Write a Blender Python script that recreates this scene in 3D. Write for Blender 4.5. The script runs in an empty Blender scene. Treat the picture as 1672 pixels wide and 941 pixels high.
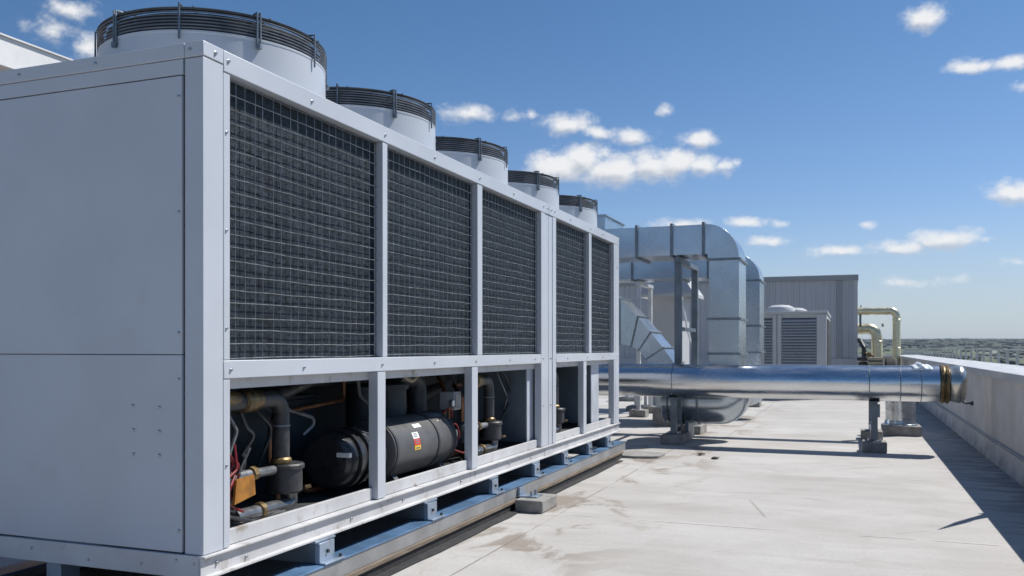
import bpy, bmesh, math, random
from mathutils import Vector, Matrix
random.seed(7)
PI = math.pi
sc = bpy.context.scene
COL = sc.collection
ORG = {}

# ------------------------------------------------------------------ helpers
def rpath(pts, rad, n=8):
    """polyline with rounded corners"""
    pts = [Vector(p) for p in pts]
    out = [pts[0]]
    for i in range(1, len(pts) - 1):
        a, b, c = pts[i - 1], pts[i], pts[i + 1]
        u = (a - b).normalized(); v = (c - b).normalized()
        ang = u.angle(v)
        d = min(rad / math.tan(ang / 2), (a - b).length * .49, (c - b).length * .49)
        r = d * math.tan(ang / 2)
        bis = (u + v).normalized()
        cen = b + bis * (r / math.sin(ang / 2))
        p0 = b + u * d; p1 = b + v * d
        e0 = p0 - cen; e1 = p1 - cen
        tot = e0.angle(e1); ax = e0.cross(e1).normalized()
        for k in range(n + 1):
            out.append(cen + Matrix.Rotation(tot * k / n, 3, ax) @ e0)
    out.append(pts[-1])
    return out

class MB:
    def __init__(s):
        s.bm = bmesh.new(); s.mi = 0
    def face(s, vs):
        try:
            f = s.bm.faces.new(vs); f.material_index = s.mi; return f
        except ValueError:
            return None
    def box(s, x0, x1, y0, y1, z0, z1):
        v = [s.bm.verts.new((x, y, z)) for x in (x0, x1) for y in (y0, y1) for z in (z0, z1)]
        for q in ((0,1,3,2),(4,6,7,5),(0,4,5,1),(2,3,7,6),(0,2,6,4),(1,5,7,3)):
            s.face([v[i] for i in q])
        return s
    def prism(s, poly, axis, a0, a1):
        def P(p, a):
            if axis == 'x': return (a, p[0], p[1])
            if axis == 'y': return (p[0], a, p[1])
            return (p[0], p[1], a)
        A = [s.bm.verts.new(P(p, a0)) for p in poly]; B = [s.bm.verts.new(P(p, a1)) for p in poly]
        n = len(poly)
        s.face(A); s.face(B[::-1])
        for i in range(n): s.face([A[i], B[i], B[(i+1) % n], A[(i+1) % n]])
        return s
    def tube(s, pts, r, n=12, cap=True):
        pts = [Vector(p) for p in pts]
        rs = r if isinstance(r, (list, tuple)) else [r] * len(pts)
        t0 = (pts[1] - pts[0]).normalized()
        up = Vector((0,0,1)) if abs(t0.z) < .9 else Vector((1,0,0))
        nrm = (up - t0 * up.dot(t0)).normalized()
        rings = []
        for i, p in enumerate(pts):
            if i == 0: t = t0
            elif i == len(pts) - 1: t = (pts[i] - pts[i-1]).normalized()
            else:
                t = ((pts[i+1] - pts[i]).normalized() + (pts[i] - pts[i-1]).normalized()).normalized()
            nrm = (nrm - t * nrm.dot(t)).normalized()
            bi = t.cross(nrm)
            rings.append([s.bm.verts.new(p + (nrm * math.cos(2*PI*k/n) + bi * math.sin(2*PI*k/n)) * rs[i]) for k in range(n)])
        for A, B in zip(rings, rings[1:]):
            for k in range(n): s.face([A[k], A[(k+1) % n], B[(k+1) % n], B[k]])
        if cap:
            s.face(rings[0][::-1]); s.face(rings[-1])
        return s
    def lathe(s, prof, c, axis='z', n=32, a0=0, a1=2*PI, close=False):
        """prof: (radius, height) list; axis x / y / z through c"""
        full = abs(a1 - a0 - 2*PI) < 1e-6
        m = n if full else n + 1
        def P(r, h, a):
            u, v = r*math.cos(a), r*math.sin(a)
            if axis == 'z': return (c[0]+u, c[1]+v, c[2]+h)
            if axis == 'x': return (c[0]+h, c[1]+u, c[2]+v)
            return (c[0]+u, c[1]+h, c[2]+v)
        rings = []
        for r, h in prof:
            if r < 1e-6: rings.append([s.bm.verts.new(P(0, h, 0))])
            else: rings.append([s.bm.verts.new(P(r, h, a0 + (a1-a0)*k/n)) for k in range(m)])
        pairs = list(zip(rings, rings[1:]))
        if close: pairs.append((rings[-1], rings[0]))
        for A, B in pairs:
            for k in range(n):
                k2 = (k+1) % m
                if len(A) == 1 and len(B) == 1: continue
                if len(A) == 1: s.face([A[0], B[k], B[k2]])
                elif len(B) == 1: s.face([A[k], A[k2], B[0]])
                else: s.face([A[k], A[k2], B[k2], B[k]])
        return s
    def build(s, name, mats, parent=None, bevel=0, smooth=35, recalc=True):
        if recalc: bmesh.ops.recalc_face_normals(s.bm, faces=s.bm.faces)
        if parent is not None:
            o = ORG[parent.name]
            if o.length > 0: bmesh.ops.translate(s.bm, verts=s.bm.verts, vec=-o)
        me = bpy.data.meshes.new(name); s.bm.to_mesh(me); s.bm.free()
        for m in (mats if isinstance(mats, (list, tuple)) else [mats]): me.materials.append(m)
        if smooth:
            for p in me.polygons: p.use_smooth = True
            me.set_sharp_from_angle(angle=math.radians(smooth))
        ob = bpy.data.objects.new(name, me); COL.objects.link(ob)
        if parent is not None: ob.parent = parent; ORG[ob.name] = ORG[parent.name]
        else: ORG[ob.name] = Vector((0,0,0))
        if bevel:
            b = ob.modifiers.new('bevel', 'BEVEL'); b.width = bevel; b.segments = 2
            b.limit_method = 'ANGLE'; b.angle_limit = math.radians(40); b.harden_normals = False
        return ob

def tag(o, label=None, cat=None, group=None, kind=None):
    if label: o['label'] = label
    if cat: o['category'] = cat
    if group: o['group'] = group
    if kind: o['kind'] = kind
    return o
def thing(name, loc, label, cat, group=None):
    o = bpy.data.objects.new(name, None); COL.objects.link(o); o.location = loc
    o.empty_display_size = .1
    ORG[o.name] = Vector(loc)
    return tag(o, label, cat, group)
def dup(o, loc, label=None, group=None):
    ch = {}
    for x in bpy.data.objects:
        if x.parent: ch.setdefault(x.parent.name, []).append(x)
    def rec(a, parent):
        b = a.copy(); COL.objects.link(b)
        if parent: b.parent = parent
        for x in ch.get(a.name, []): rec(x, b)
        return b
    r = rec(o, None); r.location = loc
    if label: r['label'] = label
    if group: r['group'] = group
    return r
def single(mb, name, mats, loc, label, cat, group=None, bevel=0, smooth=35):
    """one mesh thing with its origin at loc"""
    bmesh.ops.recalc_face_normals(mb.bm, faces=mb.bm.faces)
    bmesh.ops.translate(mb.bm, verts=mb.bm.verts, vec=-Vector(loc))
    o = mb.build(name, mats, None, bevel, smooth, recalc=False)
    o.location = loc; ORG[o.name] = Vector(loc)
    return tag(o, label, cat, group)

# ------------------------------------------------------------------ materials
class NT:
    def __init__(s, tree): s.t = tree; s.n = tree.nodes; s.l = tree.links
    def new(s, ty, **k):
        n = s.n.new(ty)
        for a, b in k.items(): setattr(n, a, b)
        return n
    def set(s, sock, v):
        if isinstance(v, bpy.types.NodeSocket): s.l.new(v, sock)
        else: sock.default_value = v
    def math(s, op, a, b=0., c=0., clamp=False):
        n = s.new('ShaderNodeMath', operation=op, use_clamp=clamp)
        s.set(n.inputs[0], a); s.set(n.inputs[1], b); s.set(n.inputs[2], c)
        return n.outputs[0]
    def vmath(s, op, a, b=(0,0,0), c=(0,0,0)):
        n = s.new('ShaderNodeVectorMath', operation=op)
        s.set(n.inputs[0], a); s.set(n.inputs[1], b)
        if op == 'MULTIPLY_ADD': s.set(n.inputs[2], c)
        return n.outputs['Value'] if op in ('LENGTH', 'DISTANCE') else n.outputs[0]
    def noise(s, vec, scale, detail=4, rough=.55, dist=0.):
        n = s.new('ShaderNodeTexNoise')
        s.set(n.inputs['Vector'], vec); s.set(n.inputs['Scale'], scale)
        n.inputs['Detail'].default_value = detail; n.inputs['Roughness'].default_value = rough
        n.inputs['Distortion'].default_value = dist
        return n.outputs[0]
    def ramp(s, f, a, b, ca=0., cb=1., interp='SMOOTHSTEP'):
        n = s.new('ShaderNodeMapRange', interpolation_type=interp)
        s.set(n.inputs[0], f); s.set(n.inputs[1], a); s.set(n.inputs[2], b); s.set(n.inputs[3], ca); s.set(n.inputs[4], cb)
        return n.outputs[0]
    def mix(s, f, a, b, blend='MIX'):
        n = s.new('ShaderNodeMix', data_type='RGBA', blend_type=blend)
        s.set(n.inputs[0], f)
        s.set(n.inputs[6], a if isinstance(a, bpy.types.NodeSocket) else (*a, 1)[:4])
        s.set(n.inputs[7], b if isinstance(b, bpy.types.NodeSocket) else (*b, 1)[:4])
        return n.outputs[2]
    def bump(s, h, strength, dist, normal=None):
        n = s.new('ShaderNodeBump'); s.set(n.inputs['Height'], h)
        n.inputs['Strength'].default_value = strength; n.inputs['Distance'].default_value = dist
        if normal: s.l.new(normal, n.inputs['Normal'])
        return n.outputs[0]
    def stretch(s, vec, sc_):
        return s.vmath('MULTIPLY', vec, sc_)

def new_mat(name):
    m = bpy.data.materials.new(name); m.use_nodes = True
    t = NT(m.node_tree); b = m.node_tree.nodes['Principled BSDF']
    tc = t.new('ShaderNodeTexCoord').outputs['Object']
    return m, t, b, tc

def pbr(name, base, rough=.5, metal=0., var=.12, scale=6., bump=0., bscale=40., dirt=0., dirtc=(.10,.08,.06), rvar=.1, streak=None, spec=.5):
    m, t, b, tc = new_mat(name)
    v = t.stretch(tc, streak) if streak else tc
    n = t.noise(v, scale, 5)
    dark = tuple(x*(1-var) for x in base); lite = tuple(min(1, x*(1+var)) for x in base)
    c = t.mix(t.ramp(n, .3, .7), dark, lite)
    if dirt:
        d = t.noise(v, scale*2.3, 6, .65)
        c = t.mix(t.math('MULTIPLY', t.ramp(d, .55, .75), dirt), c, dirtc)
    t.set(b.inputs['Base Color'], c)
    t.set(b.inputs['Roughness'], t.ramp(n, .25, .75, max(0.02, rough-rvar), min(1, rough+rvar)))
    b.inputs['Metallic'].default_value = metal
    b.inputs['Specular IOR Level'].default_value = spec
    if bump:
        t.set(b.inputs['Normal'], t.bump(t.noise(tc, bscale, 4), bump, .01))
    return m

M = {}
M['paint'] = pbr('grey_paint', (.475,.505,.555), .34, 0, .04, 1.7, .14, 1.6, dirt=.12, dirtc=(.33,.32,.31), rvar=.06)
M['paint_base'] = pbr('worn_grey_paint', (.50,.505,.515), .5, 0, .10, 3.2, .05, 30, dirt=.85, dirtc=(.24,.20,.15), rvar=.08)
M['seam'] = pbr('dark_seam', (.03,.032,.036), .7)
M['screw'] = pbr('zinc_screw', (.45,.46,.48), .35, .9)
M['wire'] = pbr('guard_wire', (.22,.24,.26), .4, .55, .2, 20)
M['gring'] = pbr('grey_guard_rings', (.16,.17,.19), .4, .3, .2, 12)
M['gblack'] = pbr('black_guard_steel', (.05,.055,.062), .4, .3, .2, 12)
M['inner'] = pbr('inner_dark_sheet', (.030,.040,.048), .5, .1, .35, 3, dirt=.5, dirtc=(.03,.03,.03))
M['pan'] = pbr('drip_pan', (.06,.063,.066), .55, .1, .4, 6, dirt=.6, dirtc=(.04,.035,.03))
M['foam'] = pbr('black_pipe_foam', (.035,.037,.041), .48, 0, .3, 14, .25, 90, rvar=.12)
M['tank'] = pbr('black_tank_paint', (.085,.086,.09), .5, .0, .2, 5, .06, 40, dirt=.35, dirtc=(.10,.095,.085), rvar=.1)
M['brass'] = pbr('tarnished_brass', (.175,.125,.06), .42, .6, .45, 18, .3, 60, dirt=.85, dirtc=(.08,.05,.02))
M['red'] = pbr('red_cable', (.20,.015,.02), .45, 0, .15, 10)
M['orange'] = pbr('orange_tag', (.30,.125,.015), .6, 0, .3, 14, dirt=.7)
M['white'] = pbr('white_sticker', (.78,.78,.76), .5, 0, .05, 20)
M['redl'] = pbr('red_sticker', (.62,.05,.03), .5, 0, .1, 20)
M['yell'] = pbr('yellow_sticker', (.75,.48,.03), .5, 0, .1, 20)
M['greyl'] = pbr('grey_print', (.16,.18,.21), .5, 0, .3, 60)
M['bluerail'] = pbr('blue_grey_rail_steel', (.30,.37,.46), .36, .55, .15, 4, .05, 40, dirt=.45, dirtc=(.25,.20,.16), rvar=.1)
M['poststeel'] = pbr('grey_post_steel', (.15,.185,.22), .45, .45, .22, 5, .05, 40, dirt=.4, dirtc=(.14,.11,.09))
M['blue'] = pbr('sky_shade_skid_blue', (.10,.19,.33), .38, .2, .15, 4, .05, 40, dirt=.45, dirtc=(.20,.19,.18), rvar=.1)  # flange's shade and sky reflection put into its base colour
M['railface'] = pbr('worn_skid_face', (.27,.275,.28), .5, .2, .15, 4, .05, 40, dirt=.5, dirtc=(.20,.16,.12))
M['motor'] = pbr('glossy_black_motor', (.028,.030,.034), .32, 0, .3, 6, .05, 40, dirt=.35, dirtc=(.08,.075,.07))
M['timber'] = pbr('weathered_timber', (.175,.14,.105), .8, 0, .3, 4, .5, 60, dirt=.5, dirtc=(.12,.10,.08), streak=(12,1,12))
M['tarpshade'] = pbr('black_tarp_and_shade', (.028,.028,.03), .75, 0, .3, 12, .3, 60, dirt=.4, dirtc=(.10,.09,.075))  # tarpaulin black, also used for the painted shade along the skid
M['block'] = pbr('concrete_block', (.25,.245,.235), .9, 0, .22, 9, .5, 60, dirt=.5, dirtc=(.13,.12,.11))
M['beigepipe'] = pbr('cream_pipe_cladding', (.66,.61,.43), .30, .6, .1, 4, dirt=.3, dirtc=(.35,.30,.18))
M['tankgrey'] = pbr('grey_pipe_paint', (.20,.21,.22), .35, .4, .3, 8, dirt=.4, dirtc=(.12,.09,.06))
M['elbowgrey'] = pbr('shiny_grey_elbow', (.22,.225,.23), .25, .6, .3, 8, dirt=.5, dirtc=(.10,.08,.05))
M['capsilver'] = pbr('warm_silver_cap', (.62,.59,.52), .26, .9, .12, 5, .05, 8, dirt=.3, dirtc=(.35,.31,.22))
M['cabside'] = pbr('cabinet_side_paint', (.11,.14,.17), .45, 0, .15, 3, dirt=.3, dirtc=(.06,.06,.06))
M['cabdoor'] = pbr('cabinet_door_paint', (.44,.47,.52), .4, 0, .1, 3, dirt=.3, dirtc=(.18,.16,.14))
M['tan'] = pbr('tan_sheet', (.44,.38,.27), .7, 0, .15, 6, dirt=.4)
M['darkmach'] = pbr('dark_machine_paint', (.045,.048,.05), .5, .2, .4, 8, dirt=.4, dirtc=(.12,.09,.06))
M['film'] = pbr('milky_film', (.72,.78,.82), .25, 0, .08, 14, .5, 22)
M['leaf'] = pbr('dry_leaf', (.045,.032,.022), .8, 0, .4, 60)
M['unitpaint'] = pbr('pale_unit_paint', (.47,.48,.49), .5, 0, .05, 3, dirt=.25, dirtc=(.3,.28,.25))
M['unitdark'] = pbr('unit_dark_gap', (.05,.055,.06), .6)
M['rail'] = pbr('galvanised_railing', (.62,.63,.64), .45, .5, .12, 3)
M['penthouse'] = pbr('white_fascia', (.72,.72,.72), .5, 0, .04, 2, dirt=.15, dirtc=(.5,.5,.48))
M['brownwall'] = pbr('brown_wall', (.13,.09,.065), .8, 0, .15, 3)
M['bark'] = pbr('bark', (.10,.075,.055), .9)
M['roofpale'] = pbr('pale_sheet_roof', (.55,.55,.54), .6, 0, .1, .2)
M['farwall'] = pbr('far_pale_wall', (.45,.44,.42), .8, 0, .1, .2)

def galvanised(name, base=(.47,.525,.58), rough=.24, spangle=14, wave=.10, metal=.92):
    m, t, b, tc = new_mat(name)
    vo = t.new('ShaderNodeTexVoronoi'); t.set(vo.inputs['Vector'], tc); vo.inputs['Scale'].default_value = spangle
    sp = t.new('ShaderNodeSeparateColor'); t.l.new(vo.outputs['Color'], sp.inputs[0])
    n = t.noise(tc, 2.2, 5, .6)
    c = t.mix(t.math('MULTIPLY', sp.outputs[0], .05), base, tuple(x*.78 for x in base))
    c = t.mix(t.ramp(n, .4, .75, 0, .25), c, tuple(x*.78 for x in base))
    st = t.noise(t.stretch(tc, (6,6,.6)), 1.6, 5, .65)
    c = t.mix(t.ramp(st, .55, .8, 0, .25), c, (.36,.38,.39))
    t.set(b.inputs['Base Color'], c)
    b.inputs['Metallic'].default_value = metal
    t.set(b.inputs['Roughness'], t.ramp(n, .25, .75, rough-.05, rough+.07))
    t.set(b.inputs['Normal'], t.bump(t.noise(tc, 1.5, 2, .4), wave, .12))
    return m
M['galv'] = galvanised('galvanised_duct_sheet')
M['galvseam'] = pbr('duct_flange_steel', (.20,.235,.27), .42, .6, .2, 8, dirt=.4, dirtc=(.12,.10,.08))

def cladding():
    m, t, b, tc = new_mat('bright_pipe_cladding')
    n = t.noise(t.stretch(tc, (.5,3,3)), 3, 5, .6)
    c = t.mix(t.ramp(n, .3, .7), (.60,.62,.64), (.74,.75,.76))
    sm = t.noise(t.stretch(tc, (3,1,1)), 5, 6, .7)
    c = t.mix(t.ramp(sm, .6, .8, 0, .3), c, (.45,.42,.38))
    t.set(b.inputs['Base Color'], c); b.inputs['Metallic'].default_value = 1.
    t.set(b.inputs['Roughness'], t.ramp(n, .25, .75, .18, .32))
    t.set(b.inputs['Normal'], t.bump(t.noise(t.stretch(tc, (1,2,2)), 2.4, 3, .5), .10, .05))
    return m
M['clad'] = cladding()

def coil_mat():
    m, t, b, tc = new_mat('coil_fins')
    sx = t.new('ShaderNodeSeparateXYZ'); t.l.new(tc, sx.inputs[0])
    z = sx.outputs[2]; y = sx.outputs[1]
    n = t.noise(t.stretch(tc, (1,1.6,4)), 3, 6, .7)
    dust = t.noise(t.stretch(tc, (1,10,.8)), 2, 5, .65)
    bent = t.noise(t.stretch(tc, (1,9,16)), 3.2, 4, .6)  # drives both the fin relief and the painted shadow blotches
    fine = t.noise(t.stretch(tc, (1,90,8)), 4, 3, .6)
    c = t.mix(t.ramp(n, .3, .75), (.012,.018,.026), (.034,.045,.058))
    c = t.mix(t.ramp(bent, .47, .60, 0, .9), c, (.004,.006,.009))  # black shadow blotches among the fins, painted into the colour
    c = t.mix(t.ramp(fine, .45, .75, 0, .4), c, (.05,.06,.07))
    c = t.mix(t.ramp(dust, .64, .80, 0, .5), c, (.10,.105,.105))
    t.set(b.inputs['Base Color'], c)
    b.inputs['Roughness'].default_value = .55; b.inputs['Metallic'].default_value = .1; b.inputs['Specular IOR Level'].default_value = .35
    h = t.math('ADD', t.math('MULTIPLY', bent, 1.4), t.math('MULTIPLY', fine, .5))
    t.set(b.inputs['Normal'], t.bump(h, .6, .006))
    return m
M['coil'] = coil_mat()

def roof_mat():
    m, t, b, tc = new_mat('roof_concrete')
    sx = t.new('ShaderNodeSeparateXYZ'); t.l.new(tc, sx.inputs[0])
    x, y = sx.outputs[0], sx.outputs[1]
    n1 = t.noise(tc, .55, 6, .6); n2 = t.noise(tc, 3.2, 6, .65); n3 = t.noise(tc, 38, 4, .7); n4 = t.noise(t.stretch(tc, (.35,2.6,1)), 1.1, 6, .6)
    c = t.mix(t.ramp(n1, .3, .7), (.345,.332,.315), (.455,.447,.437))
    c = t.mix(t.ramp(n4, .35, .7, 0, .45), c, (.495,.488,.475))
    c = t.mix(t.ramp(n2, .52, .75, 0, .30), c, (.29,.272,.25))
    c = t.mix(t.ramp(n3, .35, .7, 0, .30), c, (.29,.27,.25))
    # water stains spreading from the plinth of the parapet and beside the skid
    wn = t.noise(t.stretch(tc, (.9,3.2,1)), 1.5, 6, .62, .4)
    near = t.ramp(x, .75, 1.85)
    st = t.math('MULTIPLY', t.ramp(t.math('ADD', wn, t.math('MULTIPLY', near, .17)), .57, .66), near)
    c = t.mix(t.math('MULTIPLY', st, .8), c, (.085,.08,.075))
    near2 = t.math('MULTIPLY', t.ramp(x, -3.3, -2.7), t.ramp(x, -1.2, -2.3))
    st2 = t.math('MULTIPLY', t.ramp(t.noise(t.stretch(tc,(1,.6,1)), 1.7, 6, .62, .6), .50, .60), near2)
    c = t.mix(t.math('MULTIPLY', st2, .8), c, (.20,.165,.13))
    # seams: cross joints and one long joint
    wob = t.math('MULTIPLY', t.math('SUBTRACT', t.noise(tc, 1.6, 3), .5), .05)
    fy = t.math('ABSOLUTE', t.math('SUBTRACT', t.math('FRACT', t.math('DIVIDE', t.math('SUBTRACT', t.math('ADD', y, wob), 7.58-1.71), 3.42)), .5))
    jy = t.math('MULTIPLY', t.ramp(fy, .0055, .002), t.ramp(x, -2.52, -2.40))
    jy2 = t.ramp(fy, .016, .004)
    fx = t.math('ABSOLUTE', t.math('ADD', t.math('ADD', x, 2.46), t.math('MULTIPLY', wob, .25)))
    jx = t.math('MULTIPLY', t.ramp(fx, .010, .003), t.ramp(y, 15.2, 15.0))
    fx2 = t.math('ABSOLUTE', t.math('ADD', t.math('ADD', x, 1.95), t.math('MULTIPLY', wob, .4)))
    jx = t.math('MAXIMUM', jx, t.math('MULTIPLY', t.ramp(fx2, .014, .004), t.ramp(y, 14.9, 15.1)))
    n5 = t.noise(tc, 130, 3, .7)
    c = t.mix(t.ramp(n5, .50, .72, 0, .38), c, (.21,.195,.18))
    n6 = t.noise(t.stretch(tc, (.5,1.6,1)), .9, 7, .68, .6)
    c = t.mix(t.ramp(n6, .53, .66, 0, .34), c, (.27,.25,.225))
    brk = t.ramp(t.noise(tc, 1.3, 3), .42, .55, .25, 1)
    c = t.mix(t.math('MULTIPLY', jy2, .25), c, (.60,.585,.56))
    c = t.mix(t.math('MULTIPLY', t.math('MAXIMUM', t.math('MULTIPLY', jy, .9), jx), t.math('MULTIPLY', brk, .85)), c, (.14,.115,.09))
    # fine cracks
    vo = t.new('ShaderNodeTexVoronoi', feature='DISTANCE_TO_EDGE')
    t.set(vo.inputs['Vector'], t.vmath('ADD', tc, t.vmath('MULTIPLY', t.new('ShaderNodeTexNoise').outputs[1], (.4,.4,0)))); vo.inputs['Scale'].default_value = .42
    cr = t.math('MULTIPLY', t.ramp(vo.outputs[0], .006, .001), t.ramp(t.noise(tc, .8, 3), .5, .6))
    c = t.mix(t.math('MULTIPLY', cr, .5), c, (.17,.15,.13))
    t.set(b.inputs['Base Color'], c)
    t.set(b.inputs['Roughness'], t.math('SUBTRACT', .88, t.math('MULTIPLY', st, .35)))
    h = t.math('ADD', t.math('MULTIPLY', n3, .5), t.math('MULTIPLY', n2, .8))
    h = t.math('ADD', h, t.math('MULTIPLY', jy2, .5))
    t.set(b.inputs['Normal'], t.bump(h, .35, .012))
    return m
M['roof'] = roof_mat()

def stucco():
    m, t, b, tc = new_mat('parapet_render')
    sx = t.new('ShaderNodeSeparateXYZ'); t.l.new(tc, sx.inputs[0])
    n = t.noise(tc, 2.1, 6, .6)
    c = t.mix(t.ramp(n, .3, .7), (.50,.475,.455), (.60,.575,.555))
    s = t.noise(t.stretch(tc, (1,5,.35)), 1.5, 6, .65)
    c = t.mix(t.math('MULTIPLY', t.ramp(s, .58, .8), t.ramp(sx.outputs[2], .1, 1.1, .12, .4)), c, (.27,.25,.22))
    low = t.math('MULTIPLY', t.ramp(sx.outputs[2], .30, .02), t.ramp(t.noise(tc, 3, 5), .4, .65))
    c = t.mix(t.math('MULTIPLY', low, .5), c, (.20,.19,.17))
    t.set(b.inputs['Base Color'], c); b.inputs['Roughness'].default_value = .9
    t.set(b.inputs['Normal'], t.bump(t.noise(tc, 45, 4), .3, .008))
    return m
M['stucco'] = stucco()
M['coping'] = pbr('coping_sheet', (.52,.52,.52), .42, .15, .1, 2.2, .05, 10, dirt=.45, dirtc=(.34,.31,.27), streak=(3,1,1))
def ribbed_paint():
    m, t, b, tc = new_mat('ribbed_wall_sheet')
    n = t.noise(t.stretch(tc, (1,1,.5)), .7, 4, .6)
    c = t.mix(t.ramp(n, .3, .7), (.43,.445,.465), (.48,.49,.51))
    t.set(b.inputs['Base Color'], c); b.inputs['Roughness'].default_value = .55
    return m
M['ribbed'] = ribbed_paint()
M['trim'] = pbr('wall_trim', (.30,.31,.33), .5, 0, .06, 3)

# ------------------------------------------------------------------ sun, sky, camera
SUN = Vector((.53, .50, 1.0)).normalized()
SEL = math.asin(SUN.z); SAZ = math.atan2(SUN.x, SUN.y)
li = bpy.data.lights.new('sun', 'SUN'); li.energy = 4.6; li.angle = math.radians(.5); li.color = (1., .955, .89)
so = bpy.data.objects.new('sun', li); COL.objects.link(so); so.location = (20, 20, 40)
so.rotation_euler = (-SUN).to_track_quat('-Z', 'Y').to_euler()

w = bpy.data.worlds.new('World'); sc.world = w; w.use_nodes = True
t = NT(w.node_tree); bg = w.node_tree.nodes['Background']
sky = t.new('ShaderNodeTexSky', sky_type='NISHITA'); sky.sun_disc = False
sky.sun_elevation = SEL; sky.sun_rotation = SAZ; sky.altitude = 30; sky.air_density = 1.0; sky.dust_density = .5; sky.ozone_density = 2.5
dirv = t.new('ShaderNodeTexCoord').outputs['Generated']
sx = t.new('ShaderNodeSeparateXYZ'); t.l.new(dirv, sx.inputs[0])
az = t.math('ARCTAN2', sx.outputs[0], sx.outputs[1]); el = t.math('ARCSINE', sx.outputs[2])
cv = t.new('ShaderNodeCombineXYZ'); t.l.new(az, cv.inputs[0]); t.l.new(el, cv.inputs[1])
CL = [  # clouds: azimuth, elevation, half width, half height (degrees), strength
    (-47.35, 18.80, 1.56, 0.65, 0.80),
    (-48.45, 17.67, 1.31, 0.99, 0.59),
    (-46.71, 17.05, 0.97, 0.78, 0.75),
    (-23.90, 14.89, 1.82, 0.80, 1.00),
    (-20.73, 14.62, 0.68, 0.45, 0.59),
    (-19.69, 14.80, 0.46, 0.27, 0.51),
    (-17.24, 14.18, 1.81, 0.76, 1.00),
    (-15.35, 13.66, 1.44, 0.49, 0.95),
    (-13.15, 13.34, 1.61, 0.62, 1.00),
    (-11.06, 14.77, 0.62, 0.39, 0.80),
    (-8.99, 12.96, 1.56, 0.62, 1.00),
    (-17.83, 11.59, 2.81, 1.18, 1.34),
    (-16.45, 11.95, 2.26, 1.29, 1.34),
    (-14.29, 11.23, 3.13, 1.29, 1.34),
    (-12.14, 11.47, 2.22, 1.27, 1.34),
    (-10.60, 11.57, 1.98, 1.27, 1.34),
    (-8.69, 11.35, 1.52, 0.94, 1.22),
    (-7.48, 11.29, 0.95, 0.62, 0.90),
    (-6.70, 11.40, 0.43, 0.40, 0.59),
    (4.07, 18.74, 1.63, 0.77, 1.00),
    (6.68, 15.84, 1.49, 0.47, 0.90),
    (8.46, 15.66, 1.37, 0.50, 0.90),
    (8.82, 14.25, 0.82, 0.35, 0.59),
    (8.61, 8.65, 1.70, 0.85, 1.10),
    (-10.22, 7.84, 2.19, 0.46, 0.90),
    (-6.25, 7.80, 1.44, 0.41, 0.90),
    (-4.05, 7.72, 0.58, 0.22, 0.59),
    (-4.78, 6.73, 1.92, 0.41, 0.80),
    (-0.84, 5.88, 2.15, 0.49, 0.95),
    (2.75, 6.03, 2.04, 0.56, 1.00),
    (5.20, 6.33, 2.24, 0.72, 1.05),
    (0.89, 7.34, 0.55, 0.22, 0.51),
    (3.74, 3.90, 2.22, 0.39, 0.47),
    (8.76, 4.86, 0.75, 0.29, 0.59),
    (7.24, 6.22, 0.56, 0.25, 0.51),
    (40.00, 12.00, 5.00, 1.40, 1.00),
    (75.00, 9.00, 7.00, 1.50, 1.00),
    (110.00, 15.00, 6.00, 2.00, 1.00),
    (150.00, 11.00, 8.00, 2.00, 1.00),
    (-95.00, 13.00, 7.00, 2.00, 1.00),
    (-140.00, 20.00, 6.00, 2.20, 1.00),
    (185.00, 18.00, 7.00, 2.00, 1.00),
    (-70.00, 26.00, 5.00, 2.00, 1.00),
]
wn = t.new('ShaderNodeTexNoise'); t.set(wn.inputs['Vector'], cv.outputs[0]); wn.inputs['Scale'].default_value = 26; wn.inputs['Detail'].default_value = 3
warp = t.vmath('MULTIPLY', t.vmath('SUBTRACT', wn.outputs[1], (.5,.5,.5)), (.022,.012,0))
cvw = t.vmath('ADD', cv.outputs[0], warp)
def field(vec):
    cur = None
    for a, e, ra, re, k in CL:
        a, e, ra, re = [math.radians(q) for q in (a, e, ra, re)]
        v = t.vmath('MULTIPLY_ADD', vec, (1/ra, 1/re, 0), (-a/ra, -e/re, 0))
        d = t.vmath('LENGTH', v)
        d = t.math('MULTIPLY_ADD', d, -k, k)            # k at the heart, 0 on the rim
        cur = d if cur is None else t.math('MAXIMUM', cur, d)
    return cur
f1 = field(cvw)
nz = t.noise(t.vmath('MULTIPLY', cv.outputs[0], (1,1.35,1)), 34, 9, .66)
dens = t.math('ADD', f1, t.math('MULTIPLY', t.math('SUBTRACT', nz, .5), 2.3))
alpha = t.ramp(dens, -.15, .95, 0, .97)
f2 = field(t.vmath('ADD', cvw, (.004, .009, 0)))
nz2 = t.noise(t.vmath('MULTIPLY', t.vmath('ADD', cv.outputs[0], (.003,.007,0)), (1,1.35,1)), 34, 9, .66)
dens2 = t.math('ADD', f2, t.math('MULTIPLY', t.math('SUBTRACT', nz2, .5), 2.3))
lit = t.ramp(t.math('ADD', t.math('MULTIPLY', t.math('SUBTRACT', f1, f2), .8), t.math('MULTIPLY', t.math('SUBTRACT', nz, nz2), .9)), -.42, .30)
ccol = t.mix(lit, (4.35,4.65,5.15), (6.95,7.0,7.1))
grade = t.mix(t.ramp(el, .0, .42), (.66,.72,.88), (.42,.61,.755))
skyc = t.mix(1., sky.outputs[0], grade, 'MULTIPLY')
hz = t.ramp(el, .0, .16, .55, 0)
skyc = t.mix(hz, skyc, (4.1,4.75,5.35))
t.set(bg.inputs[0], t.mix(alpha, skyc, ccol)); bg.inputs[1].default_value = .10

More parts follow.
